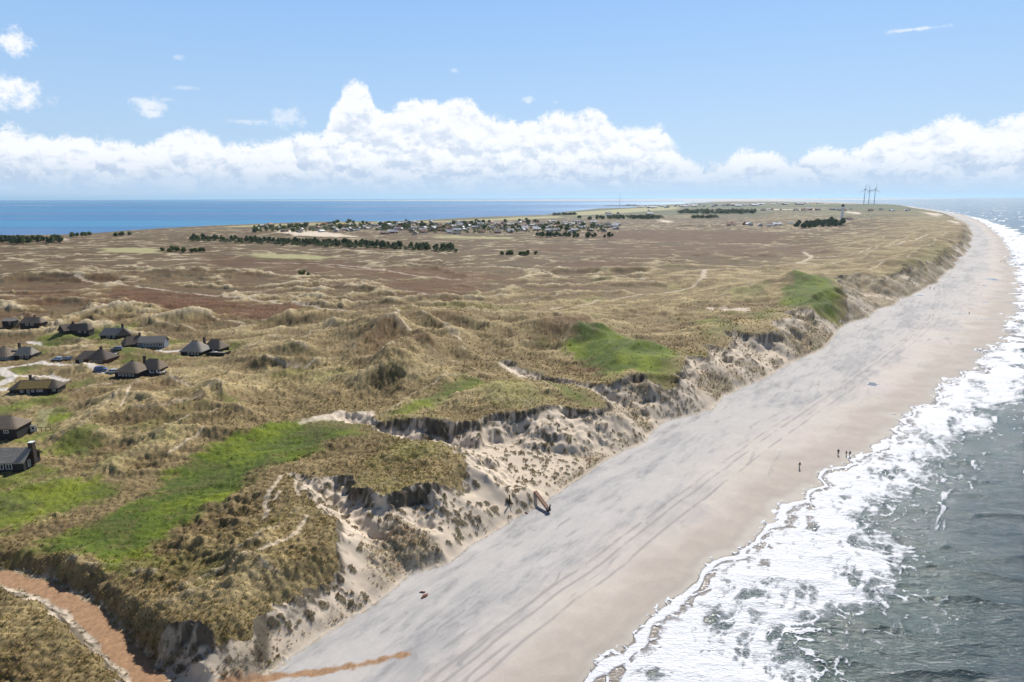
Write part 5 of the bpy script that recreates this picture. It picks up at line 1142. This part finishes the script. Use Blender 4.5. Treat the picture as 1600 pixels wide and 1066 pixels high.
# ================================================================== CARS
M_TYRE = simple_mat('tyre_rubber', (.02, .02, .02), .8); M_RIM = simple_mat('alloy', (.45, .45, .46), .35, .02, 1., .5, metal=.8); M_LAMP = simple_mat('lamp_glass', (.75, .75, .72), .15)
def car(px, py, rz, label, col, kind='hatch'):
    x, y, z = at(px, py); t = thing('parked_car', label, 'car', (x, y, z), rz, 'cars parked by the thatched houses')
    pm = simple_mat('car_paint', col, .25, .01, 1., .6)
    hgt = 1.62 if kind == 'suv' else 1.46
    st = [(-2.15, .45, .72, .80), (-2.0, .32, .90, .86), (-1.3, .28, .95, .88), (0, .28, .93, .89), (1.2, .28, .90, .88), (1.95, .30, .78, .84), (2.18, .42, .62, .74)]
    bm = bmesh.new(); rg_ = []
    for X_, z0, z1, w in st:
        rg_.append([bm.verts.new(p) for p in ((X_, -w * .92, z0), (X_, -w, (z0 + z1) / 2), (X_, -w * .9, z1), (X_, w * .9, z1), (X_, w, (z0 + z1) / 2), (X_, w * .92, z0))])
    for i in range(len(rg_) - 1):
        for k in range(6): bm.faces.new((rg_[i][k], rg_[i + 1][k], rg_[i + 1][(k + 1) % 6], rg_[i][(k + 1) % 6]))
    bm.faces.new(rg_[0]); bm.faces.new(rg_[-1][::-1])
    r0 = [bm.verts.new(p) for p in ((-1.75, -.66, hgt - .05), (.35, -.64, hgt), (.35, .64, hgt), (-1.75, .66, hgt - .05))]; r1 = [bm.verts.new(p) for p in ((-1.75, -.66, hgt - .11), (.35, -.64, hgt - .06), (.35, .64, hgt - .06), (-1.75, .66, hgt - .11))]
    bm.faces.new(r0); bm.faces.new(r1[::-1])
    for k in range(4): bm.faces.new((r1[k], r1[(k + 1) % 4], r0[(k + 1) % 4], r0[k]))
    bmesh.ops.recalc_face_normals(bm, faces=bm.faces); part('body', bm_mesh(bm, 'body', pm), t)
    bm = bmesh.new(); lo = [bm.verts.new(p) for p in ((-2.02, -.78, .9), (1.2, -.78, .91), (1.2, .78, .91), (-2.02, .78, .9))]; hi = [bm.verts.new(p) for p in ((-1.74, -.65, hgt - .1), (.36, -.63, hgt - .05), (.36, .63, hgt - .05), (-1.74, .65, hgt - .1))]
    for k in range(4): bm.faces.new((lo[k], lo[(k + 1) % 4], hi[(k + 1) % 4], hi[k]))
    bm.faces.new(hi); bm.faces.new(lo[::-1]); part('window', bm_mesh(bm, 'window', M_GLASS), t)
    for sx in (-1.35, 1.35):
        for sy in (-.8, .8):
            bm = bmesh.new(); bmesh.ops.create_cone(bm, cap_ends=True, segments=20, radius1=.33, radius2=.33, depth=.22, matrix=Matrix.Translation((sx, sy, .33)) @ Matrix.Rotation(math.pi / 2, 4, 'X')); w_ = part('wheel', bm_mesh(bm, 'wheel', M_TYRE), t)
            bm = bmesh.new(); bmesh.ops.create_cone(bm, cap_ends=True, segments=14, radius1=.2, radius2=.2, depth=.24, matrix=Matrix.Translation((sx, sy, .33)) @ Matrix.Rotation(math.pi / 2, 4, 'X')); part('rim', bm_mesh(bm, 'rim', M_RIM), w_)
    for sy in (-.58, .58): bm = bmesh.new(); add_box(bm, (2.1, sy, .62), (.14, .34, .14)); part('headlight', bm_mesh(bm, 'headlight', M_LAMP), t)
    for sy in (-.6, .6): bm = bmesh.new(); add_box(bm, (-2.1, sy, .74), (.1, .26, .16)); part('tail_light', bm_mesh(bm, 'tail_light', M_RED), t)
    return t
car(90.5, 563, rad(175), 'silver blue car, leftmost of the two beside the red brown house', (.34, .42, .55))
car(106, 563, rad(160), 'dark blue car with its nose to the red brown house', (.05, .07, .13))
car(158, 579, rad(8), 'blue car parked on the sandy drive below the red brown house', (.06, .11, .30), 'suv')
car(175, 583, rad(186), 'pale grey car close to the left wall of the pyramid roofed house', (.5, .52, .54))
car(182.5, 547, rad(190), 'grey car on the pale drive behind the red brown house', (.16, .18, .2))
# ================================================================== PEOPLE
M_SKIN = simple_mat('skin', (.55, .34, .25), .6, .03, 8.); M_HAIR = simple_mat('hair', (.05, .035, .025), .7, .1, 20.)
def skin_mesh(name, verts, edges, radii, mat, root=0, sub=1):
    me = bpy.data.meshes.new(name); me.from_pydata(verts, edges, []); o = bpy.data.objects.new(name, me); C.objects.link(o)
    md = o.modifiers.new('skin', 'SKIN'); md.use_smooth_shade = True
    sv = me.skin_vertices[0].data
    for i, r in enumerate(radii): sv[i].radius = (r, r) if not isinstance(r, tuple) else r; sv[i].use_root = (i == root)
    o.modifiers.new('sub', 'SUBSURF').levels = sub; o.modifiers['sub'].render_levels = sub
    dg = bpy.context.evaluated_depsgraph_get(); m2 = bpy.data.meshes.new_from_object(o.evaluated_get(dg)); m2.name = name
    bpy.data.objects.remove(o); m2.materials.clear(); m2.materials.append(mat); m2.shade_smooth(); return m2
def person(x, y, z, rz, label, jacket, trousers, stride=.28, s=1., group='people walking on the beach'):
    t = thing('person', label, 'person', (x, y, z), rz, group); t.scale = (s,) * 3
    V = [(0, 0, .95), (0, 0, 1.12), (0, 0, 1.32), (0, .01, 1.47), (0, .0, 1.54), (0, -.02, 1.63), (0, -.01, 1.72)]
    R_ = [(.15, .11), (.13, .10), (.16, .105), (.07, .07), (.052, .055), (.075, .095), (.06, .075)]; E = [(i, i + 1) for i in range(6)]
    def add(p, r, pr): V.append(p); R_.append(r); E.append((pr, len(V) - 1)); return len(V) - 1
    for sd in (-1, 1):
        k = add((sd * .10, sd * stride * .08, .86), .085, 0); k = add((sd * .10, sd * stride * .45 - .04, .48), .058, k); k = add((sd * .10, sd * stride * .9, .09), .038, k); add((sd * .11, sd * stride * .9 - .17, .035), .035, k)
        k = add((sd * .19, .01, 1.42), .055, 2); k = add((sd * .25, -sd * stride * .3, 1.16), .042, k); k = add((sd * .26, -sd * stride * .75 - .03, .92), .03, k); pm_ = add((sd * .262, -sd * stride * .8 - .04, .86), .033, k)
        for f in range(4): q = add((sd * .265, -sd * stride * .8 - .07 + f * .022, .80), .010, pm_); add((sd * .258, -sd * stride * .8 - .06 + f * .02, .765 + abs(f - 1.5) * .008), .008, q)
        q = add((sd * .25, -sd * stride * .8 - .085, .83), .011, pm_); add((sd * .245, -sd * stride * .8 - .1, .80), .009, q)
    b = part('body', skin_mesh('body', V, E, R_, M_SKIN), t)
    jm = simple_mat('jacket_cloth', jacket, .85, .06, 6.); tm = simple_mat('trouser_cloth', trousers, .85, .06, 6.)
    V2 = [(0, 0, .90), (0, 0, 1.12), (0, 0, 1.33), (0, .01, 1.48)]; R2 = [(.19, .15), (.17, .135), (.20, .14), (.085, .085)]; E2 = [(0, 1), (1, 2), (2, 3)]
    for sd in (-1, 1):
        n0 = len(V2); V2 += [(sd * .2, .01, 1.42), (sd * .26, -sd * stride * .3, 1.16), (sd * .265, -sd * stride * .72 - .03, .94)]; R2 += [.078, .064, .05]; E2 += [(2, n0), (n0, n0 + 1), (n0 + 1, n0 + 2)]
    part('jacket', skin_mesh('jacket', V2, E2, R2, jm), t)
    V3 = [(0, 0, .96)]; R3 = [(.165, .125)]; E3 = []
    for sd in (-1, 1):
        n0 = len(V3); V3 += [(sd * .10, sd * stride * .08, .84), (sd * .10, sd * stride * .45 - .04, .48), (sd * .10, sd * stride * .88, .12)]; R3 += [.105, .078, .06]; E3 += [(0, n0), (n0, n0 + 1), (n0 + 1, n0 + 2)]
    part('trousers', skin_mesh('trousers', V3, E3, R3, tm), t)
    part('hair', skin_mesh('hair', [(0, .02, 1.66), (0, .02, 1.74), (0, .05, 1.60)], [(0, 1), (0, 2)], [(.088, .098), .065, .07], M_HAIR), t)
    bm = bmesh.new()
    for sx in (-.03, .03): bmesh.ops.create_icosphere(bm, subdivisions=1, radius=.012, matrix=Matrix.Translation((sx, -.108, 1.655)))
    part('eyes', bm_mesh(bm, 'eyes', M_HAIR), t)
    for sd in (-1, 1): bm = bmesh.new(); add_box(bm, (sd * .105, sd * stride * .9 - .06, .045), (.1, .28, .09), None, .8); part('shoe', bm_mesh(bm, 'shoe', M_TYRE), t)
    return t
def stand(px, py, *a, **k): x, y, z = at(px, py); return person(x, y, z, *a, **k)
dk = (.02, .02, .025)
P0 = stand(1249, 732, rad(200), 'person in black clothes walking alone near the foam tip', dk, (.025, .025, .03), .34)
stand(1309.5, 711, rad(150), 'tall person in black jacket left of the pair by the surf', dk, (.03, .03, .035), .2)
stand(1322, 712, rad(170), 'short person in black top between two taller walkers', dk, (.10, .10, .11), .25, .8)
stand(1327.5, 714, rad(185), 'person in dark blue jacket closest to the surf', (.06, .07, .12), (.05, .05, .08), .22)
for px, py, lb in ((1453, 452, 'left of two tiny far walkers under the dune foot'), (1459.5, 453, 'right of two tiny far walkers under the dune foot'), (1514, 492, 'tiny lone far walker beside a shallow beach pool'), (1563.5, 410, 'leftmost of three tiny walkers far up the beach'), (1568, 409.5, 'middle one of three tiny walkers far up the beach'), (1571, 411, 'rightmost of three tiny walkers far up the beach')):
    x, y, z = at(px, py); dup(P0, (x, y, z), rt.uniform(0, 6), lb, 'people walking on the beach')
# ================================================================== SMALL THINGS ON THE BEACH
M_RUST = simple_mat('rusty_brown_planks', (.36, .23, .165), .85, .25, 2., bump=.05); M_DRIFT = simple_mat('reddish_driftwood', (.25, .12, .085), .9, .2, 3.); M_POST = simple_mat('grey_wood', (.13, .105, .085), .9, .2, 5.)
xa, ya, za = at(836, 770); xb, yb, zb = at(861, 804)
dv = Vector((xb - xa, yb - ya, 0)); Lp = dv.length; of = thing('outfall', 'rusty brown timber outfall running from the dune foot to a black outlet on the beach', 'outfall', (xa, ya, zb), math.atan2(dv.y, dv.x)); of.rotation_euler = (0, math.atan2(za - zb, Lp), math.atan2(dv.y, dv.x)); of.location.z = za + .25; of.scale = (.85, .42, .6)
bm = bmesh.new()
for i in range(5): add_box(bm, (Lp / 2, -.56 + i * .28, .42), (Lp, .24, .1))
for i in range(8): add_box(bm, (.5 + i * (Lp - 1) / 7, 0, .52), (.16, 1.55, .12))
part('cover_boards', bm_mesh(bm, 'cover_boards', M_RUST), of)
bm = bmesh.new()
for sy in (-.78, .78): add_box(bm, (Lp / 2, sy, .1), (Lp, .14, .9))
part('side_boards', bm_mesh(bm, 'side_boards', M_RUST), of)
bm = bmesh.new(); add_box(bm, (Lp + .35, -.1, .25), (.7, 2.1, 1.1)); part('outlet', bm_mesh(bm, 'outlet', M_BLACK), of)
bm = bmesh.new(); add_box(bm, (Lp - .2, 1.25, .6), (.3, .45, 2.1)); part('post', bm_mesh(bm, 'post', M_BLACK), of)
x, y, z = at(796, 787); po = thing('marker_post', 'black forked wooden post standing in the sand left of the outfall', 'post', (x, y, z), 0)
bm = bmesh.new(); add_tube(bm, [(0, 0, -.6), (.05, 0, 1.0), (.0, 0, 2.0)], [.17, .15, .16]); part('pole', bm_mesh(bm, 'pole', M_BLACK), po)
bm = bmesh.new(); add_tube(bm, [(0, 0, .25), (-.7, .1, .9)], [.12, .15]); add_tube(bm, [(0, -.1, .2), (.9, -.4, .1)], [.12, .1]); part('branch', bm_mesh(bm, 'branch', M_BLACK), po)
def plank(px, py, L_, w, rz, label):
    x, y, z = at(px, py); bm = bmesh.new(); add_tube(bm, [(-L_ / 2, 0, .05), (-L_ * .1, .06, .12), (L_ * .2, -.03, .1), (L_ / 2, .1, .06)], [w * .5, w, w * .9, w * .4], 7)
    o = part('driftwood', bm_mesh(bm, 'driftwood', M_DRIFT)); o.location = (x, y, z); o.rotation_euler = (0, 0, rz); o['label'] = label; o['category'] = 'driftwood'; o['group'] = 'driftwood on the beach'
plank(664, 932, 1.6, .3, .9, 'larger reddish driftwood lump lying alone on the grey beach'); plank(660, 926, 1.1, .14, .1, 'thin reddish driftwood stick above the larger lump'); plank(822, 802, .9, .16, -.6, 'small dark driftwood stick at the dune foot below the outfall')
x, y, z = at(243, 1046); lp = thing('leaning_pole', 'thin grey wooden pole leaning beside the orange gravel track', 'pole', (x, y, z))
bm = bmesh.new(); add_tube(bm, [(0, 0, -.3), (.7, .5, 1.5)], [.05, .04]); part('pole', bm_mesh(bm, 'pole', M_POST), lp)
